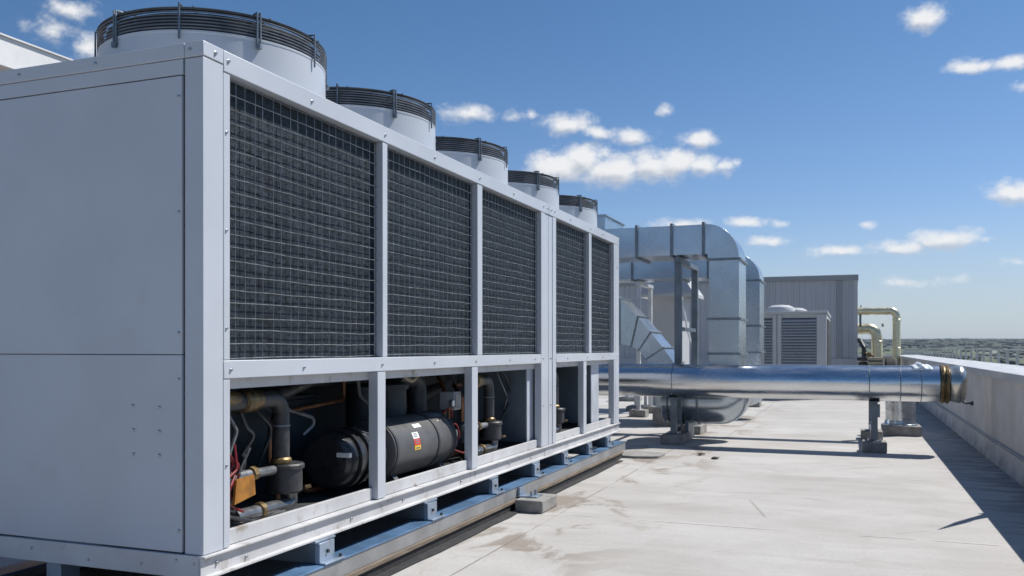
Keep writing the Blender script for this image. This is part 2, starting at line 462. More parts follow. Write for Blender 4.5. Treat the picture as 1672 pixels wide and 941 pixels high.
cam = bpy.data.cameras.new('camera'); co = bpy.data.objects.new('camera', cam); COL.objects.link(co); sc.camera = co
TH = math.radians(20.965); F = 1443.3
cam.sensor_width = 36; cam.lens = F/1672*36
cam.shift_y = (568.4 - 470.5)/1672
co.location = (0, 0, 1.5); co.rotation_euler = (PI/2, 0, TH)
cam.clip_start = .05; cam.clip_end = 30000
cam.dof.use_dof = True; cam.dof.focus_distance = 6.2; cam.dof.aperture_fstop = 4.5
sc.view_settings.view_transform = 'Standard'; sc.view_settings.look = 'None'; sc.view_settings.exposure = .35; sc.view_settings.gamma = 1
sc.view_settings.use_curve_mapping = False
sc.cycles.max_bounces = 8; sc.cycles.use_denoising = True
sc.cycles.sample_clamp_indirect = 6

# ------------------------------------------------------------------ the setting
tag(MB().box(-16, 2.62, -14, 41.2, -15, 0).build('roof', M['roof'], smooth=0), kind='structure')
tag(MB().box(2.66, 6.5, -14, 125, -15, .22).build('terrace', M['roof'], smooth=0), kind='structure')

def hgt(r, a):
    h = -15.2
    k = min(1, max(0, (r-1500)/2300)); k = k*k*(3-2*k)
    h += k*(43 + 5*math.sin(a*9+1)*.4 + 1*math.sin(a*23) + .5*math.sin(a*51+2))
    if r > 4300: h -= (r-4300)*.05
    return h
def ground():
    m, t, b, tc = new_mat('far_fields')
    n = t.noise(t.stretch(tc, (1,.35,1)), .006, 4, .6); n2 = t.noise(tc, .03, 5, .65)
    c = t.mix(t.ramp(n, .38, .52), (.05,.075,.02), (.10,.115,.045))
    c = t.mix(t.ramp(n2, .5, .62, 0, .8), c, (.035,.055,.018))
    n3 = t.noise(t.stretch(tc, (1,.2,1)), .011, 3, .5)
    c = t.mix(t.ramp(n3, .60, .64, 0, .8), c, (.24,.24,.23))
    far = t.ramp(t.vmath('LENGTH', tc), 2100., 2700.)
    c = t.mix(far, c, (.018,.030,.022))
    t.set(b.inputs['Base Color'], c); b.inputs['Roughness'].default_value = .95
    mb = MB(); rings = []
    for r in [12,60,150,300,500,750,1000,1300,1600,1900,2200,2500,2800,3100,3400,3700,4000,4300,5200,7000,10000]:
        rings.append([mb.bm.verts.new((r*math.sin(2*PI*k/160), r*math.cos(2*PI*k/160), hgt(r, 2*PI*k/160))) for k in range(160)])
    for A, B in zip(rings, rings[1:]):
        for k in range(160): mb.face([A[k], A[(k+1) % 160], B[(k+1) % 160], B[k]])
    mb.face(rings[0])
    tag(mb.build('terrain', m, smooth=180), kind='structure')
ground()
def woodland():
    m, t, b, tc = new_mat('woodland_leaves')
    n = t.noise(tc, .06, 4, .7)
    t.set(b.inputs['Base Color'], t.mix(t.ramp(n, .35, .65), (.013,.024,.015), (.034,.05,.022))); b.inputs['Roughness'].default_value = .8
    rnd = random.Random(3)
    vs, fs = [], []
    ico = bmesh.new(); bmesh.ops.create_icosphere(ico, subdivisions=2, radius=1); iv = [v.co.copy() for v in ico.verts]
    ico.verts.index_update(); fi = [[v.index for v in f.verts] for f in ico.faces]; ico.free()
    for i in range(5600):
        a = math.radians(rnd.uniform(-14, 30))
        r = 3850 - 1250*rnd.random()**1.6 if i < 4700 else 300 + 2400*rnd.random()**1.1
        s = rnd.uniform(1.6, 4.2) if r < 1500 else rnd.uniform(3., 6.)
        x, y, z = r*math.sin(a), r*math.cos(a), hgt(r, a)
        o = len(vs)
        sx_ = s*rnd.uniform(.8, 1.5 if r < 1500 else 3.4)
        for q in iv:
            k = 1 + rnd.uniform(-.28, .22)
            vs.append((x+q.x*sx_*k, y+q.y*sx_*k, z + s*.45 + q.z*s*.7*k))
        fs += [[o+j for j in f] for f in fi]
    me = bpy.data.meshes.new('distant_woodland'); me.from_pydata(vs, [], fs); me.materials.append(m)
    o = bpy.data.objects.new('distant_woodland', me); COL.objects.link(o)
    tag(o, 'dark green distant woods and hedges spread over fields to the horizon', 'woodland', kind='stuff')
woodland()
# the air
hm = bpy.data.materials.new('haze_air'); hm.use_nodes = True
hn = hm.node_tree; hn.nodes.remove(hn.nodes['Principled BSDF'])
pv = hn.nodes.new('ShaderNodeVolumePrincipled'); pv.inputs['Color'].default_value = (.62,.76,.98,1); pv.inputs['Density'].default_value = .6e-4
hn.links.new(pv.outputs[0], hn.nodes['Material Output'].inputs['Volume'])
tag(MB().box(-11500, 11500, -11500, 11500, -420, 70).build('haze', hm, smooth=0), kind='stuff')

# parapets
XP = 1.79
p = thing('parapet_wall', (XP, 16, 0), 'long grey rendered parapet wall with wide metal coping along right roof edge', 'wall')
MB().box(XP, 2.58, -14, 41.2, 0, 1.10).build('wall', M['stucco'], p, smooth=0)
MB().prism([(XP, .0), (XP-.055, .0), (XP-.055, .02), (XP-.022, .25), (XP, .26)], 'y', -14, 40.2).build('base_flashing', M['stucco'], p, smooth=0)
MB().tube([(XP-.016, y, .275) for y in range(-14, 41, 2)], .014, 6).build('flashing_strip', M['trim'], p)
ycop = [-14, -8.6, -3, 2.4, 7.6, 9.9, 13.3, 16.7, 20.1, 23.5, 26.9, 30.3, 33.7, 37.1, 41.3]
for a, b in zip(ycop, ycop[1:]):
    MB().prism([(XP-.035, 1.095), (XP-.03, 1.20), (2.64, 1.206), (2.645, 1.10), (2.6, 1.10), (XP+.0, 1.102)], 'y', a+.004, b-.004).build('coping', M['coping'], p, smooth=0, bevel=.006)
p = thing('parapet_wall', (-4, 40.7, 0), 'short far parapet wall closing the roof behind the pipes', 'wall')
MB().box(-15.9, XP-.003, 40.3, 41.1, 0, 1.10).build('wall', M['stucco'], p, smooth=0)
MB().box(-15.95, XP-.04, 40.25, 41.15, 1.102, 1.2).build('coping', M['coping'], p, smooth=0, bevel=.006)

# railing on the lower terrace edge
rl = thing('railing', (6.2, 20, .22), 'grey metal guard railing with posts and thin rails beyond the parapet', 'railing')
for k in range(50):
    y = 4 + 2.4*k
    MB().box(6.14, 6.24, y-.055, y+.055, .22, 1.39).build('post', M['rail'], rl)
MB().box(6.10, 6.28, 3.9, 122, 1.391, 1.45).build('top_rail', M['rail'], rl)
MB().tube([(6.19, 3.9, 1.08), (6.19, 122, 1.08)], .02, 8).build('mid_rail', M['rail'], rl)
MB().tube([(6.19, 3.9, .72), (6.19, 122, .72)], .02, 8).build('mid_rail', M['rail'], rl)

# ------------------------------------------------------------------ chiller
XF, YN, YF, ZT, ZB, ZM0, ZM1 = -2.973, 3.514, 11.865, 3.013, .475, 1.342, 1.436
XB = -4.66
ch = thing('chiller', (-3.8, 7.7, ZB-.115), 'large pale grey rooftop chiller with mesh coil panels and five round fans', 'chiller')
P = M['paint']
_scr = None
def screw(x, y, z, n='x', r=.0085):
    """hex screw; face normal +x or -y"""
    global _scr
    if _scr is None:
        mb = MB(); mb.lathe([(0, .011), (.006, .010), (.0075, .005), (.0085, .004), (.0105, .003), (.0105, -.001)], (0,0,0), 'z', 10)
        me_o = mb.build('screw', M['screw']); _scr = me_o.data; bpy.data.objects.remove(me_o)
    o = bpy.data.objects.new('screw', _scr); COL.objects.link(o); o.parent = ch
    o.location = Vector((x, y, z)) - ORG[ch.name]
    o.rotation_euler = (0, PI/2, 0) if n == 'x' else (PI/2, 0, 0)
    o.scale = (r/.0085,)*3
    return o
# near end: backing, panels, header
MB().box(XB+.012, XF-.012, YN+.022, YN+.034, ZB, ZT-.004).build('end_backing', M['seam'], ch, smooth=0)
MB().box(XB+.11, -3.103, YN+.001, YN+.021, 1.4685, 2.855).build('end_panel', P, ch, bevel=.003)
MB().box(XB+.11, -3.103, YN+.001, YN+.021, .482, 1.4652).build('end_panel', P, ch, bevel=.003)
MB().box(XB+.11, -3.098, YN+.002, YN+.021, 2.861, 2.937).build('end_header', P, ch, bevel=.002)
def post(name, x0, x1, y0, y1, z0, z1, m=P, bev=.004): return MB().box(x0, x1, y0, y1, z0, z1).build(name, m, ch, bevel=bev)
post('corner_post', -3.085, XF, YN, YN+.150, ZB+.002, 2.936)
post('corner_post', XB, XB+.104, YN, YN+.15, ZB+.002, 2.936)
post('corner_post', XB, XB+.104, YF-.15, YF, ZB+.002, 2.936)
# top cap: corner pieces and rails
post('cap_end', XB-.004, -3.087, YN-.004, YN+.1, 2.940, ZT)
post('cap_corner', -3.084, XF+.004, YN-.004, YN+.147, 2.9395, ZT+.001)
post('top_rail', -3.05, XF+.003, YN+.150, 8.845, 2.905, ZT)
post('top_rail', -3.05, XF+.003, 8.851, YF+.003, 2.905, ZT)
post('top_rail', XB-.003, XB+.07, YN+.1, YF+.003, 2.905, ZT)
post('cap_end', XB+.074, -3.053, YF-.09, YF+.003, 2.906, ZT-.001)
MB().box(XB+.05, -3.03, YN+.08, YF-.06, ZT-.05, ZT-.012).build('top_plate', P, ch, smooth=0)
# mid rail
for a, b in ((YN+.152, 8.595), (9.093, YF)):
    post('mid_rail', -3.04, XF+.002, a, b, ZM0, ZM1)
    MB().box(-3.058, -3.042, a, b, 1.285, ZM0+.03).build('lip', M['paint_base'], ch)
# trim next to the corner post
post('trim_strip', -3.05, XF-.001, YN+.154, 3.719, ZM1+.002, 2.903)
post('trim_strip', -3.05, XF-.001, YN+.154, 3.719, ZB+.004, ZM0-.003)
# mullions (upper) and posts (lower)
for a, b in ((5.302, 5.370), (6.941, 7.048), (10.385, 10.494)):
    post('mullion', -3.045, XF-.001, a, b, ZM1+.002, 2.903)
for a, b in ((5.235, 5.344), (6.823, 6.994), (10.147, 10.385)):
    b = min(b, a+.125)
    post('lower_post', -3.045, XF-.001, a, b, ZB+.004, ZM0-.003)
# double post where two modules meet: four folded strips
for a, b, d in ((8.60, 8.72, .0), (8.724, 8.84, -.006), (8.850, 8.97, -.006), (8.974, 9.091, .0)):
    post('module_post', -3.045, XF+.001+d, a, b, ZB+.004, 2.903)
post('corner_post', -3.05, XF, 11.59, 11.68, ZB+.004, 2.903)
post('corner_post', -3.055, XF+.001, 11.683, YF, ZB+.003, 2.904)
# far end upper panel
MB().box(XB+.106, -3.058, YF-.03, YF-.005, ZM0, 2.903).build('end_panel', P, ch)
post('mid_rail', XB+.106, -3.058, YF-.05, YF-.031, 1.30, ZM1)
# back side
MB().box(XB+.004, XB+.016, YN+.152, YF-.152, ZB+.002, 2.903).build('back_panel', P, ch, smooth=0)

# coils and wire guards
bays = [(3.721, 5.300), (5.372, 6.939), (7.050, 8.598), (9.093, 10.383), (10.496, 11.588)]
rnd = random.Random(11)
for a, b in bays:
    MB().box(-3.13, -3.040, a+.004, b-.004, ZM1-.03, 2.93).build('coil', M['coil'], ch, smooth=0)
    mb = MB()
    n = round((b-a)/.083); 
    for k in range(n+1):
        y = a + .012 + (b-a-.024)*k/n + rnd.uniform(-.007, .007)
        x = -3.022 + rnd.uniform(-.002, .002)
        pts = [(x + rnd.uniform(-.002, .002), y + rnd.uniform(-.003, .003), ZM1+.004 + (2.902-ZM1-.006)*q/6) for q in range(7)]
        mb.tube(pts, .0026, 5)
    m_ = 20
    for k in range(m_+1):
        z = ZM1 + .012 + (2.895-ZM1-.02)*k/m_ + rnd.uniform(-.006, .006)
        pts = [(-3.0165 + rnd.uniform(-.002, .002), a+.003+(b-a-.006)*q/8, z + rnd.uniform(-.004, .004)) for q in range(9)]
        mb.tube(pts, .0023, 5)
    mb.build('wire_guard', M['wire'], ch)
# compartment shell
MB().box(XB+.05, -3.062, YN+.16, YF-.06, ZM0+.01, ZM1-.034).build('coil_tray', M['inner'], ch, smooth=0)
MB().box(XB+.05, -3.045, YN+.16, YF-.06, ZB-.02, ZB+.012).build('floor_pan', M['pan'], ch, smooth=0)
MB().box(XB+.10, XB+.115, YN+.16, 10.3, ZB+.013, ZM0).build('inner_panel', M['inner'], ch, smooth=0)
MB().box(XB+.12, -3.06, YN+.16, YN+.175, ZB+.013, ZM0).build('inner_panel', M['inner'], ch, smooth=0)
for a, b in ((3.721, 5.233), (5.362, 6.821), (6.95, 8.598), (9.093, 10.145), (10.274, 11.588)):
    MB().box(-3.04, -3.012, a, b, ZB+.003, .556).build('sill', M['paint_base'], ch, bevel=.002)
# cabinets standing in the lower bays
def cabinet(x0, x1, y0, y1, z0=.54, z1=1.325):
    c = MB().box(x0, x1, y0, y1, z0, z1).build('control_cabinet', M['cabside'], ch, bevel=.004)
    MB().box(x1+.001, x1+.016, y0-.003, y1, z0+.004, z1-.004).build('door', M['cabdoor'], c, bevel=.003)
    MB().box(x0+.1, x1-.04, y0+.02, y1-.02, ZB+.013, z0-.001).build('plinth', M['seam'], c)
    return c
cabinet(-3.85, -3.085, 8.44, 8.78)
cabinet(-3.85, -3.085, 10.82, 11.17)
# compressor barrel (axis along y)
XT, ZTK = -3.33, .735
tk = MB().lathe([(.0, 5.72), (.20, 5.72), (.226, 5.73), (.226, 6.78), (.222, 6.805), (.205, 6.84), (.14, 6.865), (0, 6.87)], (XT, 0, ZTK), 'y', 48).build('compressor_barrel', M['tank'], ch)
for y in (5.76, 6.46, 6.775):
    MB().lathe([(.2265, y-.016), (.234, y-.013), (.234, y+.013), (.2265, y+.016)], (XT,0,ZTK), 'y', 48).build('band', M['foam'], tk)
mt = MB().lathe([(0, 5.13), (.10, 5.132), (.165, 5.145), (.186, 5.17), (.192, 5.2), (.192, 5.66), (.16, 5.715), (.1,5.718)], (XT, 0, ZTK-.005), 'y', 48).build('motor_housing', M['motor'], ch)
for y in (5.30, 5.42): MB().lathe([(.193, y-.02), (.212, y-.018), (.212, y+.018), (.193, y+.02)], (XT,0,ZTK-.005), 'y', 48).build('flange', M['motor'], mt)
mb = MB()
for k in range(14):
    a = 2*PI*k/14; mb.lathe([(0,5.455),(.012,5.454),(.012,5.44)], (XT+.2*math.cos(a), 0, ZTK-.005+.2*math.sin(a)), 'y', 6)
mb.build('bolt_ring', M['screw'], mt)
MB().tube(rpath([(XT+.10, 5.40, ZTK+.19), (XT+.20, 5.44, ZTK+.15), (XT+.235, 5.52, ZTK-.02), (XT+.21, 5.60, ZTK-.2)], .05), .006, 6).build('cable', M['gblack'], mt)
MB().box(XT+.10, XT+.2, 5.13, 5.16, ZTK+.03, ZTK+.06).build('nameplate', M['white'], mt)
for y in (5.86, 6.66):
    MB().prism([(XT-.19, ZB+.013), (XT+.19, ZB+.013), (XT+.17, ZB+.035), (XT+.13, ZTK-.18), (XT-.13, ZTK-.18), (XT-.17, ZB+.035)], 'y', y-.03, y+.03).build('foot', M['tank'], tk)
def patch(y0, y1, a0, a1, mat, name='label', r=.2274):
    return MB().lathe([(r, y0), (r, y1)], (XT,0,ZTK), 'y', 8, a0, a1).build(name, mat, tk, recalc=True)
d = math.radians
patch(6.03, 6.13, d(18), d(31), M['white']); patch(6.03, 6.13, d(5), d(17.6), M['redl']); patch(6.03, 6.13, d(-4), d(4.6), M['yell'])
mb = MB()
for a in (27.5, 24.5, 21.5): mb.lathe([(.2282, 6.045), (.2282, 6.105)], (XT,0,ZTK), 'y', 3, d(a), d(a+1.5))
for a in (13.2, 8.2): mb.lathe([(.2282, 6.05), (.2282, 6.11)], (XT,0,ZTK), 'y', 3, d(a), d(a+2.6))
mb.lathe([(.2282, 6.045), (.2282, 6.115)], (XT,0,ZTK), 'y', 3, d(-1.5), d(1.0))
mb.build('label_print', M['greyl'], tk)
patch(6.12, 6.24, d(40), d(49), M['white']); patch(6.55, 6.80, d(60), d(76), M['greyl'])
mb = MB()
for y in (6.56, 6.63, 6.70): mb.lathe([(.2278, y), (.2278, y+.03)], (XT,0,ZTK), 'y', 3, d(46), d(49))
mb.build('chalk_mark', M['tan'], tk)
# oil separators and dark vessels behind the barrel
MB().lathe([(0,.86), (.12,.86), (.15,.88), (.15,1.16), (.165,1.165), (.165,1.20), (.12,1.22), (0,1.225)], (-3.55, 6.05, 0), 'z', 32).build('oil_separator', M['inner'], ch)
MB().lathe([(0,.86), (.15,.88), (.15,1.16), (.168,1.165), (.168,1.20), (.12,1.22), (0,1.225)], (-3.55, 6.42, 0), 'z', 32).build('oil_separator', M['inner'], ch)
MB().tube(rpath([(-3.5, 6.84, .9), (-3.5, 6.84, 1.24), (-3.5, 6.42, 1.27)], .12), .085, 20).build('suction_pipe', M['inner'], ch)
MB().tube(rpath([(-3.75, 7.2, .5), (-3.75, 7.25, 1.2), (-3.75, 7.9, 1.25)], .12), .09, 18).build('suction_pipe', M['foam'], ch)
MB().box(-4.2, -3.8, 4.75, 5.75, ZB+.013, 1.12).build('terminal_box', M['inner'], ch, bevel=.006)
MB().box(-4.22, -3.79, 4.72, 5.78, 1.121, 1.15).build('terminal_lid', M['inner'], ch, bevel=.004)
MB().tube(rpath([(-3.45, 6.2, 1.33), (-3.42, 6.6, 1.22), (-3.4, 6.75, 1.31), (-3.4, 7.0, 1.33)], .08), .016, 8).build('cable', M['tan'], ch)
for pts, m_ in (([(XT, 6.98, ZTK+.05), (XT+.1, 7.06, ZTK+.12), (XT+.12, 7.10, ZTK-.02), (XT+.03, 7.03, ZTK-.08)], 'red'),
                ([(XT+.02, 7.0, ZTK-.1), (XT+.15, 7.1, ZTK-.16), (XT+.14, 7.3, ZTK-.14), (XT+.1, 7.5, ZTK-.1)], 'red'),
                ([(XT-.05, 7.0, ZTK+.16), (XT+.06, 7.05, ZTK+.26), (XT+.02, 7.14, ZTK+.15)], 'red')):
    MB().tube(rpath(pts, .04), .009, 8).build('cable', M[m_], ch)
MB().lathe([(0,7.0),(.05,7.0),(.055,7.02),(.055,7.09),(.03,7.11),(0,7.11)], (XT+.02,0,ZTK+.02), 'y', 20).build('end_connector', M['gblack'], ch)
MB().lathe([(0,.57),(.07,.57),(.075,.60),(.075,.78),(.05,.82),(.02,.83),(0,.83)], (-3.3, 7.32, 0), 'z', 20).build('filter_drier', M['inner'], ch)
def gear(name, mat_, pts, r, rad=.05, n=10): return MB().tube(rpath(pts, rad, 5), r, n).build(name, mat_, ch)
M['copper'] = pbr('dull_copper', (.30,.14,.075), .4, .7, .3, 12, dirt=.7, dirtc=(.06,.05,.04))
for pts, r in (([(-3.6,4.9,.55),(-3.6,4.9,.95),(-3.65,5.02,1.05),(-3.65,5.9,1.1),(-3.65,5.9,1.32)], .016),
               ([(-3.5,4.85,.5),(-3.5,4.85,.7),(-3.45,5.1,.53),(-3.35,6.9,.53),(-3.3,7.2,.56)], .02),
               ([(-3.5,6.9,.6),(-3.4,7.15,.75),(-3.4,7.2,1.1),(-3.6,7.4,1.3)], .018),
               ([(-3.35,7.45,.5),(-3.35,7.45,1.05),(-3.5,7.6,1.15),(-3.6,8.3,1.15)], .022)):
    gear('copper_line', M['copper'], pts, r)
for k in range(12):
    y0 = rnd.choice((4.15, 4.9, 5.6, 6.9, 7.2, 7.5, 8.1, 9.3, 9.9)) + rnd.uniform(-.1,.1)
    x0 = rnd.uniform(-3.6,-3.25)
    gear('cable', M[rnd.choice(('gblack','gblack','gblack','tankgrey'))], [(x0, y0, 1.33), (x0+rnd.uniform(-.05,.1), y0+.1, 1.12+rnd.uniform(-.1,.1)), (x0+.05, y0+rnd.uniform(.15,.4), 1.0), (x0, y0+rnd.uniform(.1,.3), .62+rnd.uniform(0,.3))], rnd.choice((.007,.009,.013)), .08, 6)
for y0, z0, m_ in ((7.05,.62,'inner'),(7.12,.95,'cabdoor'),(9.45,.8,'cabdoor')):
    b_ = MB().box(-3.42, -3.27, y0, y0+.13, z0, z0+.16).build('junction_box', M[m_], ch, bevel=.006)
    MB().box(-3.269, -3.262, y0+.01, y0+.12, z0+.01, z0+.15).build('cover', M['tankgrey'], b_, bevel=.003)
for y0 in (6.98, 7.46, 9.75):
    g_ = MB().lathe([(0,.0),(.032,.0),(.034,.006),(.034,.026),(.03,.03),(0,.031)], (-3.25, y0, 1.02), 'x', 18).build('gauge', M['tankgrey'], ch)
    MB().lathe([(0,.0325),(.027,.0322)], (-3.25, y0, 1.02), 'x', 16).build('dial', M['white'], g_)
    MB().tube([(-3.26, y0, .99), (-3.26, y0, .62)], .008, 6).build('stem', M['copper'], g_)
MB().lathe([(0,.49),(.055,.49),(.06,.5),(.06,.66),(.03,.69),(0,.69)], (-3.18, 7.22, 0), 'z', 18).build('filter_drier', M['foam'], ch)
MB().tube(rpath([(-3.75,5.9,1.25),(-3.55,5.3,1.27),(-3.5,4.9,1.2),(-3.75,4.7,1.1)], .1), .045, 14).build('foam_pipe', M['foam'], ch)
MB().tube(rpath([(-3.9,6.6,.6),(-3.7,6.95,1.0),(-3.7,7.6,1.1),(-3.9,8.2,1.2)], .2), .06, 14).build('foam_pipe', M['foam'], ch)
# piping assembly: foam pipe, valve pot, drain elbow
def piping(dy, full=True):
    x, y = -3.2, 4.51 + dy
    p_ = MB().tube(rpath([(x+.0, y-.58, 1.20), (x, y-.04, 1.20), (x, y-.04, .80)], .10, 10), .05, 24).build('foam_pipe', M['foam'], ch)
    MB().lathe([(.051,1.03),(.054,1.032),(.054,1.038),(.051,1.04)], (x, y-.04, 0), 'z', 24).build('joint_band', M['greyl'], p_)
    MB().lathe([(.0,.0),(.056,.0),(.062,.01),(.062,.028),(.052,.04)], (x, y-.04, .805), 'z', 24).build('collar', M['brass'], p_)
    MB().lathe([(.051,0),(.066,.008),(.066,.09),(.056,.1),(.056,.15),(.051,.16)], (x, y-.42, 1.20), 'y', 24).build('coupling', M['brass'], p_)
    v = MB().lathe([(0,.625),(.09,.627),(.103,.64),(.103,.77),(.115,.775),(.115,.795),(.107,.805),(0,.806)], (x, y, 0), 'z', 36).build('valve_pot', M['foam'], ch)
    MB().tube([(x+.085, y+.085, .65), (x+.11, y+.11, .655)], .012, 8).build('plug', M['brass'], v)
    e = MB().tube(rpath([(x+.02, y+.03, .63), (x+.02, y+.03, .555), (x+.02, y-.50, .56)], .07, 8), .042, 20).build('drain_elbow', M['elbowgrey'], ch)
    MB().lathe([(.043,0),(.05,.006),(.05,.04),(.043,.046)], (x+.02, y-.30, .562), 'y', 20).build('coupling', M['brass'], e)
    s_ = MB().tube([(x, y-.12, .775), (x, y-.58, .785)], .028, 16).build('side_pipe', M['tankgrey'], ch)
    MB().lathe([(.029,0),(.042,.004),(.042,.045),(.029,.05)], (x, y-.34, .78), 'y', 8).build('nut', M['brass'], s_)

piping(0); piping(3.27); piping(5.25)
# riser, tag and cables at the near corner
MB().tube([(-3.16, 3.79, .62), (-3.16, 3.79, 1.18)], .038, 16).build('riser_pipe', M['tankgrey'], ch)
MB().tube(rpath([(-3.16, 3.79, 1.10), (-3.16, 3.80, 1.24), (-3.2, 4.05, 1.21)], .06), .048, 16).build('riser_elbow', M['brass'], ch)
MB().tube([(-3.16, 3.79, .60), (-3.16, 3.79, .70)], .056, 16).build('riser_nut', M['brass'], ch)
MB().prism([(3.88,.66),(4.06,.69),(4.05,.80),(3.90,.79)], 'x', -3.09, -3.075).build('warning_tag', M['orange'], ch)
MB().box(-3.2, -3.1, 3.73, 3.87, .66, .80).build('junction_box', M['brass'], ch, bevel=.006)
for k in range(11):
    y0 = rnd.uniform(3.75, 3.95)
    pts = [(-3.1 + rnd.uniform(-.05,.02), y0 + rnd.uniform(-.05,.12), .95 - .09*q + rnd.uniform(-.03,.03)) for q in range(5)]
    MB().tube(rpath(pts, .03, 4), .007, 6).build('cable', M['red'] if k % 3 else M['gblack'], ch)
MB().tube(rpath([(-3.14, 3.9, 1.15), (-3.12, 3.96, 1.05), (-3.15, 3.93, .92), (-3.12, 3.99, .8)], .04), .010, 6).build('cable', M['tankgrey'], ch)
mb = MB()
mb.tube(rpath([(-3.12, 3.8, .56), (-3.1, 4.0, .53), (-3.14, 4.3, .505), (-3.1, 4.5, .5)], .05), .012, 6)
mb.tube(rpath([(-3.1, 3.78, .62), (-3.08, 3.95, .57), (-3.1, 4.1, .52)], .05), .012, 6)
mb.build('cable', M['gblack'], ch)
MB().prism([(3.95,.489),(4.5,.489),(4.42,.515),(4.1,.50)], 'x', -3.24, -3.08).build('drain_plate', M['paint_base'], ch)

# base channel of the chiller
def channel(y0, y1):
    mb = MB()
    mb.prism([(-2.952,ZB),(-3.10,ZB),(-3.10,ZB-.012),(-2.986,ZB-.012),(-2.986,.372),(-3.06,.372),(-3.06,.36),(-2.950,.36),(-2.950,.372),(-2.978,.374),(-2.978,ZB-.010),(-2.952,ZB-.010)], 'y', y0, y1)
    return mb.build('base_channel', M['paint_base'], ch, bevel=.0015, smooth=30)
channel(YN-.012, 8.846); channel(8.852, YF+.012)
MB().box(-3.0, -2.974, 8.72, 8.98, .374, ZB-.012).build('splice_plate', M['paint_base'], ch, bevel=.002)
MB().box(XB-.01, -2.99, YN-.010, YN+.02, .36, ZB-.001).build('end_channel', M['paint_base'], ch, bevel=.003)
MB().box(XB-.01, -2.99, YF-.02, YF+.010, .36, ZB-.013).build('end_channel', M['paint_base'], ch, bevel=.003)
MB().box(XB-.02, XB+.04, YN+.021, YF-.021, .36, ZB-.013).build('base_channel', M['paint_base'], ch, bevel=.003)
# screws the photo shows
for x, z in ((-3.122,2.751),(-3.122,2.175),(-3.122,1.574),(-3.122,1.343),(-3.122,.59),(-3.415,1.205),(-3.245,1.2),(-3.411,1.083),(-3.245,1.08),(-3.411,.959),(-3.245,.96)):
    screw(x, YN+.001, z, 'y', .0075)
for x, z in ((-3.05,2.975),(-3.66,2.975),(-4.2,2.975)): screw(x, YN-.004, z, 'y', .008)
for x, z in ((-3.02,.435),(-3.13,.445),(-3.7,.40),(-3.35,.41),(-4.1,.43)): screw(x, YN-.010, z, 'y', .0065)
screw(XF+.004, 3.60, 2.975); screw(XF+.003, 3.70, 2.965)
for y in (4.45, 5.33, 6.1, 6.98, 7.8, 8.66, 8.8, 8.92, 9.04, 9.6, 10.43, 11.0, 11.8): screw(XF+.003, y, 2.955 + (.0 if y < 8.6 or y > 9.1 else .01))
for y in (3.72, 4.37, 5.29, 6.1, 6.9, 7.7, 8.4, 9.5, 10.3, 11.0): screw(XF+.002, y, ZM0+.045)
for z in (.9, 1.6, 2.1, 2.6): screw(XF-.001, 3.69, z, 'x', .007)
for y in (8.66, 8.91): screw(XF, y, 1.39, 'x'); screw(XF, y, .9, 'x', .007)
for y in (11.77,): screw(XF+.001, y, 2.6); screw(XF+.001, y, 1.39); screw(XF+.001, y, .7)
for y, z in ((3.62,.42),(3.85,.40),(4.9,.41),(5.6,.42),(6.6,.41),(6.9,.43),(7.7,.42),(8.3,.41),(9.5,.42),(10.6,.42)): screw(-2.977, y, z, 'x', .009)

